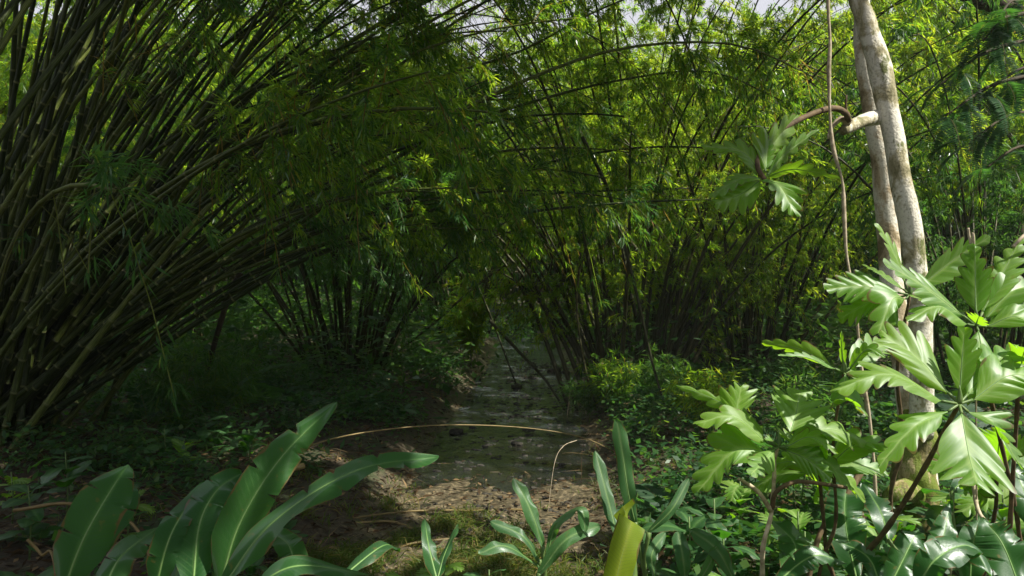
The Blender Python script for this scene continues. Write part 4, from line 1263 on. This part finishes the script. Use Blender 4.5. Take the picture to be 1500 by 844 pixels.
PL = [  # px, depth, kind, n, size, stem, label, name, cat
    (960, 5.0, 'oval', 9, .32, .35, "leafy herb right behind the shining strap frond", "herb", "plant"),
    (1010, 5.4, 'oval', 9, .34, .4, "dark-leaved herb left of the leftmost breadfruit sapling", "herb", "plant"),
    (1060, 4.9, 'oval', 10, .30, .4, "leafy herb under the leftmost breadfruit's drooping leaf", "herb", "plant"),
    (1180, 4.9, 'oval', 10, .34, .4, "herb in the gap right of the forked pale stem", "herb", "plant"),
    (845, 4.4, 'oval', 8, .28, .2, "low rounded-leaf herb just left of the yellow-green blade", "herb", "plant"),
    (960, 3.9, 'lobed', 7, .36, .1, "small lobed-leaf seedling just right of the yellow-green blade", "seedling", "plant"),
    (900, 4.1, 'lobed', 7, .30, .1, "small lobed-leaf seedling behind the yellow-green blade", "seedling", "plant"),
    (830, 3.7, 'lance', 7, .5, 0, "dark broad-bladed herb at the bottom edge left of the yellow-green blade", "herb", "plant"),
    (1120, 3.4, 'oval', 8, .3, .1, "glossy herb at the bottom edge under the forked stem", "herb", "plant"),
    (1060, 3.6, 'lance', 8, .42, 0, "lance-leaved herb at the bottom edge left of the forked stem", "herb", "plant"),
    (1290, 4.9, 'oval', 9, .38, .3, "bushy herb beside the burl on the mossy trunk base", "herb", "plant"),
    (1250, 5.6, 'oval', 10, .36, .5, "dark herb behind the huge upright leaf", "herb", "plant"),
    (1400, 5.4, 'oval', 10, .4, .5, "herb right behind the mossy trunk base", "herb", "plant"),
    (1470, 5.2, 'lobed', 8, .42, .5, "lobed-leaf seedling low at the right edge", "seedling", "plant"),
    (1430, 3.9, 'oval', 8, .42, .15, "broad herb at the bottom edge in the right corner", "herb", "plant"),
    (1345, 4.0, 'lance', 9, .5, 0, "blade-leaved herb in front of the mossy trunk base", "herb", "plant"),
    (1080, 6.0, 'fern', 9, .6, 0, "fern in the shade behind the leftmost breadfruit", "fern", "fern"),
    (985, 6.6, 'fern', 9, .6, 0, "fern at the foot of the thin dark leaning pole", "fern", "fern"),
    (40, 5.6, 'oval', 12, .26, .5, "dark herb in whorls under the left clump's lowest culm", "herb", "plant"),
    (95, 6.2, 'oval', 12, .28, .6, "whorled herb standing highest by the bamboo roots at left", "herb", "plant"),
    (20, 4.3, 'oval', 10, .3, .3, "lighter leafed herb at the bottom left corner", "herb", "plant"),
    (60, 3.8, 'lobed', 8, .34, .1, "shaded seedling at the bottom left edge", "seedling", "plant"),
    (235, 4.6, 'oval', 8, .3, .2, "shaded herb behind the lower left blades", "herb", "plant"),
    (380, 4.4, 'lance', 8, .45, 0, "dark lance-leaved herb between the two long wavy blades", "herb", "plant"),
    (215, 10.5, 'fern', 10, .9, 0, "fern glinting under the lower culms of the left clump", "fern", "fern"),
    (270, 11.5, 'fern', 11, 1.0, 0, "fern with upright fronds left of the leaning dark stem", "fern", "fern"),
    (330, 12.5, 'fern', 11, 1.2, 0, "tall fern right of the leaning dark stem", "fern", "fern"),
    (390, 12.0, 'fern', 11, 1.1, 0, "dusky fern in the middle of the left bank", "fern", "fern"),
    (450, 11.5, 'fern', 10, .9, 0, "dusky fern above the longest wavy blade's tip", "fern", "fern"),
    (520, 11.8, 'fern', 10, .8, 0, "small fern near the arched cane's left end", "fern", "fern"),
    (300, 9.0, 'oval', 10, .3, .4, "herb in deep shade above the broad lower left blade", "herb", "plant"),
    (240, 8.2, 'oval', 10, .28, .4, "rounded-leaf herb by the foot of the lowest leaning culm", "herb", "plant"),
    (360, 8.8, 'lance', 10, .5, .1, "lance-leaved herb in shade behind the longest wavy blade", "herb", "plant"),
    (590, 11.4, 'oval', 9, .26, .3, "small rounded-leaf herb by the left water's edge", "herb", "plant"),
    (560, 12.6, 'oval', 10, .3, .5, "rounded-leaf herb far up the left bank under drooping bamboo", "herb", "plant"),
    (1440, 8.5, 'fern', 11, 1.0, 0, "fern right of the mossy trunk base", "fern", "fern"),
    (1380, 9.5, 'fern', 11, 1.0, 0, "fern behind the twin trunks in shade", "fern", "fern"),
    (1190, 8.0, 'fern', 10, .9, 0, "fern beneath the slim spike-tipped sapling", "fern", "fern"),
]
for k, (px, d, kind, n, s, h0, lab, nm, ct) in enumerate(PL):
    x, y = plant_at(px, 600, d)
    library_plant(nm, lab, ct, x, y, kind, n, s, 1000 + k, h0=h0, el=(5, 60) if kind != 'lance' else (35, 78))

# young bamboo: bright tuft at the foot of the right clump, sprig by the sapling
def young_bamboo(x, y, n, h, label, seed, ll=.13, lw=.018, nb=14, name="young_bamboo", mt='bamboo_leaf', th=(5, 40), clear=None, tb=0):
    g = R_(seed)
    z = g1(x, y)
    root = empty(name, (x, y, z), label, "young bamboo")
    for k in range(n):
        c = arc((g.normal() * .12, g.normal() * .12, -.03), g.uniform(0, 6.28), math.radians(g.uniform(*th) * .3), math.radians(g.uniform(*th) * 2), h * g.uniform(.7, 1.1), 12)
        V, Q, uv = tube_arrays(c, np.linspace(.009, .003, 12), 5)
        so_ = link("stem", mesh_np("stem", V, Q, M['stem_green'], uv=uv, smooth=True), root)
        V, Q, ti = bamboo_leaves(c, g, f0=.2, nb=nb, nf=3, nl=6, blen=(.1, .4), ll=ll, lw=lw, droop=.4, tb=tb)
        link("foliage", mesh_np("foliage", V, Q, M[mt], tint=ti), so_, kind="stuff")
    return root


p = P(905, 0, 12.6); young_bamboo(p[0], p[1], 9, .85, "sunlit yellow-green young bamboo tuft at the foot of the right clump", 1, tb=-.25)
p = P(965, 0, 12.0); young_bamboo(p[0], p[1], 8, .8, "green young bamboo tuft right of the brightest tuft", 2, mt='bamboo_leaf_cool')
p = P(870, 0, 12.9); young_bamboo(p[0], p[1], 6, .6, "small young bamboo tuft touching the right water's edge", 3, mt='bamboo_leaf_cool')
p = P(1140, 0, 6.6); young_bamboo(p[0], p[1], 4, 1.45, "grey-green young bamboo sprig standing above the white-lit leaf", 4, ll=.12, lw=.016, nb=16, mt='bamboo_leaf_cool', th=(2, 26))
p = P(1190, 0, 8.5); young_bamboo(p[0], p[1], 5, 1.0, "shaded young bamboo under the slim spike-tipped sapling", 5, mt='bamboo_leaf_cool')
p = P(330, 0, 10.2); young_bamboo(p[0], p[1], 6, 1.0, "dull green young bamboo in shade above the lower left blades", 6, ll=.18, mt='bamboo_leaf_cool')
p = P(270, 0, 9.6); young_bamboo(p[0], p[1], 5, .9, "dull young bamboo left of centre in the dark undergrowth", 7, ll=.18, mt='bamboo_leaf_cool')
p = P(690, 0, 19); young_bamboo(p[0], p[1], 8, 2.4, "green young bamboo hanging over the left side of the far stream", 8, ll=.2, lw=.03, nb=22, th=(10, 50), tb=.1)
p = P(1050, 0, 9.5); young_bamboo(p[0], p[1], 6, .9, "young bamboo in shade left of the breadfruit saplings", 9)

# dark fern-leaved tree, upper right
FT = empty("feather_leaved_tree", (5.6, 9.6, g1(5.6, 9.6)), "dark feather-leaved tree reaching down into the upper right corner", "tree")
fo = np.array(FT.location)
tube("trunk", [(1.6, .3, -.2), (1.5, .2, 2.5), (1.2, .1, 4.8), (1.3, 0, 7)], [.14, .12, .1, .07], 10, M['bark_dark'], FT, .05, 2)
g = R_(77)
for k, (a, b_) in enumerate([((1500, 60), (1375, 125)), ((1510, 110), (1385, 170)), ((1500, 20), (1440, 60)), ((1520, 160), (1420, 210)), ((1500, 0), (1460, 30)), ((1530, 210), (1440, 250)), ((1540, 90), (1440, 140))]):
    p0 = P(*a, 9.4 + .1 * k) - fo; p1 = P(*b_, 8.8 + .1 * k) - fo
    br = tube("branch", spline([np.array([1.25, .1, p0[2] + .2]), p0, (p0 + p1) / 2 + UP * .1, p1], 14), np.linspace(.035, .008, 14), 6, M['bark_dark'], FT)
    for j in range(9):
        t_ = .1 + .9 * j / 8
        q0 = p0 * (1 - t_) + p1 * t_ + UP * .08 * math.sin(t_ * 3)
        mtx = Matrix.Translation(q0) @ Matrix.Rotation(g.uniform(-1.2, 1.2) + (1.3 if j % 2 else 2.6) * .9, 4, 'Z') @ Matrix.Rotation(g.uniform(-.7, .1), 4, 'X') @ Matrix.Scale(g.uniform(.5, .75), 4)
        link("frond", LIB['fern'][j % 3], br, mtx)

# ------------------------------------------------------------------ poles, canes, sticks
def stick(name, label, cat, pts, r, mt, seed=0, nodes=False, ground_end=True):
    pts = [P(*q) for q in pts]
    if ground_end: pts[-1][2] = max(g1(pts[-1][0], pts[-1][1]) - .05, -1)
    o3 = pts[-1]
    c = spline([p - o3 for p in pts], 30)
    V, Q, uv = culm_arrays(c, r, r * .55, 7) if nodes else tube_arrays(c, np.linspace(r, r * .6, 30), 7, .05, seed)
    o = link(name, mesh_np(name, V, Q, M[mt], uv=uv, smooth=True))
    o.location = o3
    return tag(o, label, cat)


def gz(px, py, off=0.02):
    p = onground(px, py)
    return (px, py, p[1] / math.cos(TILT) - off)


stick("dead_bamboo_pole", "dark dead bamboo pole slanting down into the stream", "pole", [(718, 470, 15.5), (760, 515, 15.0), (800, 558, 14.5), (832, 595, 14.2)], .035, 'culm_dark', nodes=True)
stick("leaning_pole", "thin dark pole leaning through the right clump down to the bank", "pole", [(852, 200, 11.6), (893, 285, 11.6), (930, 420, 11.6), (955, 530, 11.6), (977, 640, 11.6)], .03, 'culm_dark', nodes=True)
stick("leaning_pole", "dark crossing pole rising left through the arch of culms", "pole", [(640, 330, 17), (700, 420, 17), (760, 520, 17)], .03, 'culm_dark', nodes=True)
stick("leaning_pole", "short dark pole crossing the arch from lower left to upper right", "pole", [(745, 385, 17), (690, 425, 17.2), (640, 470, 17.4), (560, 560, 17.6)], .03, 'culm_dark', nodes=True)
stick("leaning_pole", "dark bent sapling stem left of centre, forking out of the undergrowth", "pole", [(352, 400, 10.6), (330, 450, 10.6), (300, 560, 10.6), (290, 620, 10.6)], .045, 'bark_dark')
stick("leaning_pole", "thin dark stem rising in the middle of the right clump's leaves", "pole", [(870, 330, 13), (848, 400, 13), (846, 470, 13), (862, 560, 13), (880, 620, 13)], .022, 'culm_dark', nodes=True)
stick("arched_cane", "long thin dry cane arching low across the water", "cane", [(398, 704, 7.6), (440, 660, 8.2), (520, 636, 8.8), (640, 623, 9.4), (760, 626, 9.8), (850, 640, 10.0), (905, 664, 10.2)], .009, 'dry_cane', ground_end=False)
stick("dry_cane", "straw-coloured broken cane lying between the two long wavy blades", "cane", [(445, 682, 6.4), (420, 690, 6.3), (395, 704, 6.2), (360, 735, 6.1)], .026, 'dry_cane')
stick("dry_cane", "thin pale cane lying across the mud below the wavy blade's tip", "cane", [gz(770, 747), gz(700, 748), gz(600, 749, .06), gz(500, 752)], .014, 'dry_cane')
stick("dry_cane", "short dark cane lying slantwise under the thin pale cane", "cane", [gz(606, 775), gz(570, 764, .05), gz(500, 758)], .016, 'dry_cane')
stick("dry_cane", "yellow cane lying nearest the bottom of the muddy bank", "cane", [gz(740, 789), gz(660, 790), gz(600, 797, .04), gz(575, 799)], .017, 'dry_cane')
stick("dry_cane", "pale cane lying on the ground behind the lower left blades", "cane", [(20, 748, 4.9), (110, 739, 4.9), (205, 782, 4.7), (245, 784, 4.6)], .012, 'dry_cane')
stick("dry_cane", "thin orange stalk slanting up at the bottom left", "cane", [(40, 790, 3.3), (60, 812, 3.3), (82, 850, 3.2), (90, 900, 3.1)], .007, 'dry_cane')
stick("dry_twig", "forked pale twig standing in the mud right of the sunny patch", "twig", [(845, 645, 8.6), (825, 654, 8.4), (812, 680, 8.2), (802, 716, 8.0)], .0035, 'twig_pale')
stick("dry_twig", "pale crooked dead twig at the dark pole's foot", "twig", [(842, 575, 13.5), (836, 572, 13.6), (830, 578, 13.6)], .012, 'twig_pale')
stick("dead_branch", "bare pale dead branch right of the mossy trunk base", "branch", [(1425, 690, 3.9), (1432, 745, 3.8), (1450, 770, 3.7), (1473, 793, 3.6), (1500, 880, 3.5)], .011, 'twig_pale')
stick("dead_branch", "pale twisting root hanging beside the sunlit leaves at the trunk's foot", "branch", [(1402, 790, 3.8), (1392, 806, 3.75), (1394, 822, 3.7), (1380, 900, 3.7)], .007, 'twig_pale')
stick("dead_branch", "dark branch slanting up to the right through the lower right leaves", "branch", [(1262, 690, 4.3), (1230, 745, 4.2), (1195, 800, 4.1), (1160, 860, 4.0)], .02, 'twig')
stick("dead_branch", "thin brown twig poking up behind the right edge rosette", "branch", [(1418, 334, 3.7), (1422, 360, 3.7), (1428, 400, 3.7), (1436, 640, 3.9)], .006, 'twig_pale')
stick("dead_branch", "bare brown twig entering from the right edge above the leaves", "branch", [(1484, 362, 3.5), (1500, 345, 3.5), (1530, 320, 3.6), (1600, 800, 4.2)], .008, 'twig_pale')

# gravel of the stream bed
g = R_(95)
n = 3200
y = 5.5 + g.random(n) ** 1.1 * 17
x = stream_x(y) + g.normal(size=n) * stream_w(y) * .55
kp = (wav(x, y, 1.5, 4) > -.15) | (g.random(n) < .15)
x, y = x[kp], y[kp]; n = len(x)
r = .008 + .03 * g.random(n) ** 3 + .0012 * y * g.random(n)
base = np.array([(1, 0, 0), (0, 1, 0), (-1, 0, 0), (0, -1, 0), (.6, .6, .7), (-.6, .6, .7), (-.6, -.6, .7), (.6, -.6, .7)], float)
j = base[None] * (1 + .25 * g.normal(size=(n, 8, 1)))
V = j * r[:, None, None] * np.array([1.3, 1, .6]) + np.stack([x, y, np.maximum(ground(x, y), -.045)], -1)[:, None]
q = np.array([(0, 1, 4, 4), (4, 5, 6, 7), (0, 1, 5, 4), (1, 2, 6, 5), (2, 3, 7, 6), (3, 0, 4, 7)])[1:]
Q = (np.arange(n)[:, None, None] * 8 + q[None]).reshape(-1, 4)
tag(link("gravel", mesh_np("gravel", V.reshape(-1, 3), Q, M['stone']), kind="stuff"), "small wet pebbles strewn through the shallow stream")

# stones in the riffle
g = R_(88)
LBS = ["largest dark stone in the riffle near the dark pole", "flat dark stone right of the largest one", "small dark stone left of the dark pole in the riffle", "dark stone in midstream above the arched cane",
       "small round stone in the dark pool below the arched cane", "wet stone at the left edge of the riffle", "wet stone at the foot of the left bank", "small stone in the farthest bright water"]
for (px, py, r), lab in zip([(812, 549, .22), (828, 547, .13), (778, 556, .12), (758, 571, .15), (757, 652, .09), (700, 560, .13), (668, 640, .14), (770, 520, .12)], LBS):
    p = onground(px, py)
    bpy.ops.mesh.primitive_ico_sphere_add(subdivisions=2, radius=1)
    o = bpy.context.object
    o.name = "stone"; o.data.name = "stone"
    for v in o.data.vertices:
        n_ = 1 + .22 * math.sin(v.co.x * 3 + px) * math.cos(v.co.y * 4 + py) + .1 * g.normal()
        v.co = Vector((v.co.x * r * n_, v.co.y * r * .7 * n_, v.co.z * r * .4 * n_))
    o.data.materials.append(M['stone'])
    o.location = (p[0], p[1], max(p[2], -.03) + r * .1)
    o.rotation_euler.z = g.uniform(0, 3)
    tag(o, lab, "stone", "stones in the stream")

# ------------------------------------------------------------------ stuff: litter, grass, ground cover
# extra low plants crowding the bottom right
g = R_(1500)
where = ["beside the yellow-green blade", "below the leftmost breadfruit", "by the forked pale stem", "under the slim sapling", "by the mossy trunk base", "in the bottom right corner", "at the right edge"]
looks = {'oval': ("rounded-leaf herb", "herb", "plant"), 'lobed': ("lobed-leaf seedling", "seedling", "plant"), 'strap': ("small strap-leaved fern", "fern", "fern"), 'lance': ("narrow-bladed herb", "herb", "plant"), 'fern': ("feathery fern", "fern", "fern")}
NUM = {6: "six", 7: "seven", 8: "eight", 9: "nine", 10: "ten"}


def bit(n_, sc_, h_, kind):
    return f"{NUM[n_]} {'small' if sc_ < .92 else 'medium' if sc_ < 1.04 else 'large' if sc_ < 1.17 else 'very large'} {'fronds' if kind == 'fern' else 'leaves'}{', tall stem' if h_ > .3 else ', short stem' if h_ > 0 else ''}"


tone = ["near ", "farther ", "farthest "]
for k in range(54):
    px = g.uniform(860, 1500); d = g.uniform(3.0, 6.2) if k < 34 else g.uniform(2.7, 3.7)
    kind = list(looks)[k % 5]
    lk = looks[kind]
    spot = where[min(6, int((px - 860) / 92))]
    x, y = plant_at(px, 700, d)
    nl_, sc_, h_ = int(g.integers(6, 11)), g.uniform(.8, 1.3), (g.uniform(.1, .5) if kind in ('oval', 'lobed') else 0)
    library_plant(lk[1], f"{tone[0] if d < 4 else tone[1] if d < 5 else tone[2]}{lk[0]} {spot}, {bit(nl_, sc_, h_, kind)}", lk[2], x, y, kind, nl_, {'oval': .2, 'lobed': .28, 'strap': .42, 'lance': .34, 'fern': .45}[kind] * sc_, 1600 + k,
                  h0=h_, el=(5, 65), group="low plants crowding the bank at lower right")


g = R_(1700)
where = ["at the bottom left corner", "round the lone broad blade", "behind the tallest wavy blade", "under the longest wavy blade", "at bottom centre"]
for k in range(46):
    px = g.uniform(0, 640) if k < 26 else g.uniform(380, 735); d = g.uniform(3.6, 8.5) if px < 430 else g.uniform(3.7, 5.6)
    kind = ['oval', 'lance', 'fern', 'oval', 'lobed'][k % 5]
    lk = looks[kind]
    x, y = plant_at(px, 700, d)
    nl_, sc_, h_ = int(g.integers(6, 11)), g.uniform(.8, 1.3), (g.uniform(.1, .4) if kind in ('oval', 'lobed') else 0)
    library_plant(lk[1], f"{'near' if d < 4.6 else 'farther' if d < 6.5 else 'distant'} {lk[0]} {where[min(4, int(px / 128))]}, {bit(nl_, sc_, h_, kind)}", lk[2], x, y, kind, nl_, {'oval': .2, 'lobed': .22, 'lance': .34, 'fern': .42}[kind] * sc_, 1800 + k,
                  h0=h_, el=(5, 65), group="dark low plants on the left bank")


def scatter(n, seed, xr, yr, dens=None):
    g = R_(seed)
    x = g.uniform(*xr, n); y = g.uniform(*yr, n) if not callable(yr) else yr(g, n)
    if dens is not None:
        k = g.random(n) < dens(x, y); x, y = x[k], y[k]
    return x, y, g


x, y, g = scatter(95000, 1, (-9, 7), (4.2, 20), lambda x, y: np.where(np.abs(x - stream_x(y)) < stream_w(y) * .95, np.where(y < 9.5, .30, .06), .9 * np.exp(-(y - 4) / 10)))
n = len(x)
pos = np.stack([x, y, ground(x, y) + g.uniform(.004, .03, n)], -1)
V, Q, t = rhombs(pos, g.normal(size=(n, 3)) * np.array([1, 1, .15]), UP + g.normal(size=(n, 3)) * .35, g.uniform(.05, .15, n), g.uniform(.012, .04, n), g.uniform(0, 1, n) ** 1.4)
n = 2600
x = g.uniform(-7, 5, n); y = g.uniform(4.2, 13, n)
pos2 = np.stack([x, y, ground(x, y) + g.uniform(.005, .03, n)], -1)
kk = (np.abs(x - stream_x(y)) > stream_w(y) * .8) | (g.random(n) < .25)
pos2 = pos2[kk]; n = len(pos2)
W2 = rhombs(pos2, g.normal(size=(n, 3)) * np.array([1, 1, .08]), UP + g.normal(size=(n, 3)) * .3, g.uniform(.15, .7, n), g.uniform(.006, .014, n), g.uniform(.2, 1, n))
V, Q, t = join([(V, Q, t), W2])
tag(link("leaf_litter", mesh_np("leaf_litter", V, Q, M['litter'], tint=t), kind="stuff"), "dead bamboo leaves littering the muddy banks")


def clumpy(x, y, s=1.7, k=0):
    return sst(-.2, .5, wav(x, y, s, k))


def tufts(x, y, g, blades, h, wd, lean=.6, ti=(0, .8)):
    n = len(x)
    X = np.repeat(x, blades) + g.normal(size=n * blades) * .03
    Y = np.repeat(y, blades) + g.normal(size=n * blades) * .03
    m = len(X)
    pos = np.stack([X, Y, ground(X, Y) - .01], -1)
    d = g.normal(size=(m, 3)) * lean; d[:, 2] = 1
    V1 = pos; s = unit(np.cross(d, g.normal(size=(m, 3))))
    L_ = h * g.uniform(.4, 1.2, m)[:, None]
    w_ = wd * g.uniform(.6, 1.2, m)[:, None]
    d = unit(d)
    mid = pos + d * L_ * .6
    out = unit(d * np.array([1, 1, .0]) + 1e-4)
    tip = mid + unit(out + UP * .25) * L_ * .5
    V = np.stack([pos - s * w_ * .4, pos + s * w_ * .4, mid + s * w_ * .5, mid - s * w_ * .5, mid - s * w_ * .5, mid + s * w_ * .5, tip + s * .0005, tip - s * .0005], 1).reshape(-1, 3)
    b = np.arange(m)[:, None] * 8
    Q = np.hstack([b, b + 1, b + 2, b + 3, b + 4, b + 5, b + 6, b + 7]).reshape(-1, 4)
    t = np.repeat(g.uniform(*ti, m), 2)
    return V, Q, t


def gd(x, y):
    u = np.abs(x - stream_x(y)) - stream_w(y)
    return np.where(u < -.15, 0.02, .85 * clumpy(x, y)) * np.exp(-np.clip(y - 5, 0, 20) / 9)


def gl_(x, y):
    """grassy left foot of the picture"""
    return np.clip(1.2 * np.exp(-((x + .9) / 1.1) ** 2 - ((y - 6.2) / 1.3) ** 2), 0, 1) * clumpy(x, y, 2.4, 1)


x, y, g = scatter(14000, 3, (-7, 6), (3.5, 18), gd)
A = tufts(x, y, g, 5, .14, .008)
x2, y2, g = scatter(9000, 4, (-3, 1.2), (4.2, 8.2), gl_)
B = tufts(x2, y2, g, 9, .17, .008, ti=(.1, .9))
x3, y3, g = scatter(500, 44, (-.75, .25), (5.2, 6.6))
B2 = tufts(x3, y3, g, 14, .22, .010, ti=(.1, 1))
V, Q, t = join([A, B, B2])
tag(link("grass", mesh_np("grass", V, Q, M['grass'], tint=t), kind="stuff"), "thin grass sprouting from the muddy banks")


def herbs(x, y, g, nl, h, ll, lw, name, lab, mt, spread=.12):
    n = len(x)
    X = np.repeat(x, nl) + g.normal(size=n * nl) * spread
    Y = np.repeat(y, nl) + g.normal(size=n * nl) * spread
    m = len(X)
    H = np.repeat(g.uniform(.3, 1, n) * h, nl)
    pos = np.stack([X, Y, ground(X, Y) + H * g.uniform(.1, 1, m)], -1)
    d = g.normal(size=(m, 3)); d[:, 2] = d[:, 2] * .4 - .1
    V, Q, t = rhombs(pos, d, UP + g.normal(size=(m, 3)) * .4, ll * g.uniform(.5, 1.3, m), lw * g.uniform(.6, 1.3, m), np.clip(np.repeat(g.uniform(0, .5, n), nl) + g.uniform(0, .5, m), 0, 1), mid=.5, fold=-.15)
    return tag(link(name, mesh_np(name, V, Q, M[mt], tint=t), kind="stuff"), lab)


bank = lambda x, y: (np.abs(x - stream_x(y)) > stream_w(y) + .35)
x, y, g = scatter(3800, 5, (.9, 8), (3.6, 15), lambda x, y: bank(x, y) * (.35 + .65 * clumpy(x, y, 1.1, 3)))
herbs(x, y, g, 16, .42, .10, .05, "ground_cover", "dense low leafy ground cover over the right bank", 'herb_leaf')
x, y, g = scatter(7000, 6, (-11, -1), (4.2, 19), lambda x, y: bank(x, y) * clumpy(x, y, 1.0, 5) * (.35 + .65 * sst(5.0, 9, y)) * np.where((x > -1.9) & (y < 9), .12, 1))
herbs(x, y, g, 14, .5, .11, .045, "undergrowth", "dark tangled undergrowth over the left bank", 'herb_leaf')
x, y, g = scatter(5600, 7, (-24, 24), (13, 36), lambda x, y: np.where(y > 27, 1, bank(x, y)) * .9)
herbs(x, y, g, 16, 1.6, .24, .10, "far_undergrowth", "dark undergrowth filling the space between the far bamboo clumps", 'tree_leaf', .4)

# ------------------------------------------------------------------ damp air
bpy.ops.mesh.primitive_cube_add(size=1, location=(0, 10, 6))
hz = bpy.context.object
hz.name = "haze"
hz.scale = (330, 330, 64)
tag(hz, "thin damp air paling the far bamboo", kind="stuff")
hm = bpy.data.materials.new("haze"); hm.use_nodes = True; hm.node_tree.nodes.clear()
pv = hm.node_tree.nodes.new("ShaderNodeVolumePrincipled")
pv.inputs["Density"].default_value = .0007
pv.inputs["Color"].default_value = (.92, .97, 1, 1)
pv.inputs["Anisotropy"].default_value = .2
ou = hm.node_tree.nodes.new("ShaderNodeOutputMaterial")
hm.node_tree.links.new(pv.outputs[0], ou.inputs["Volume"])
hz.data.materials.append(hm)
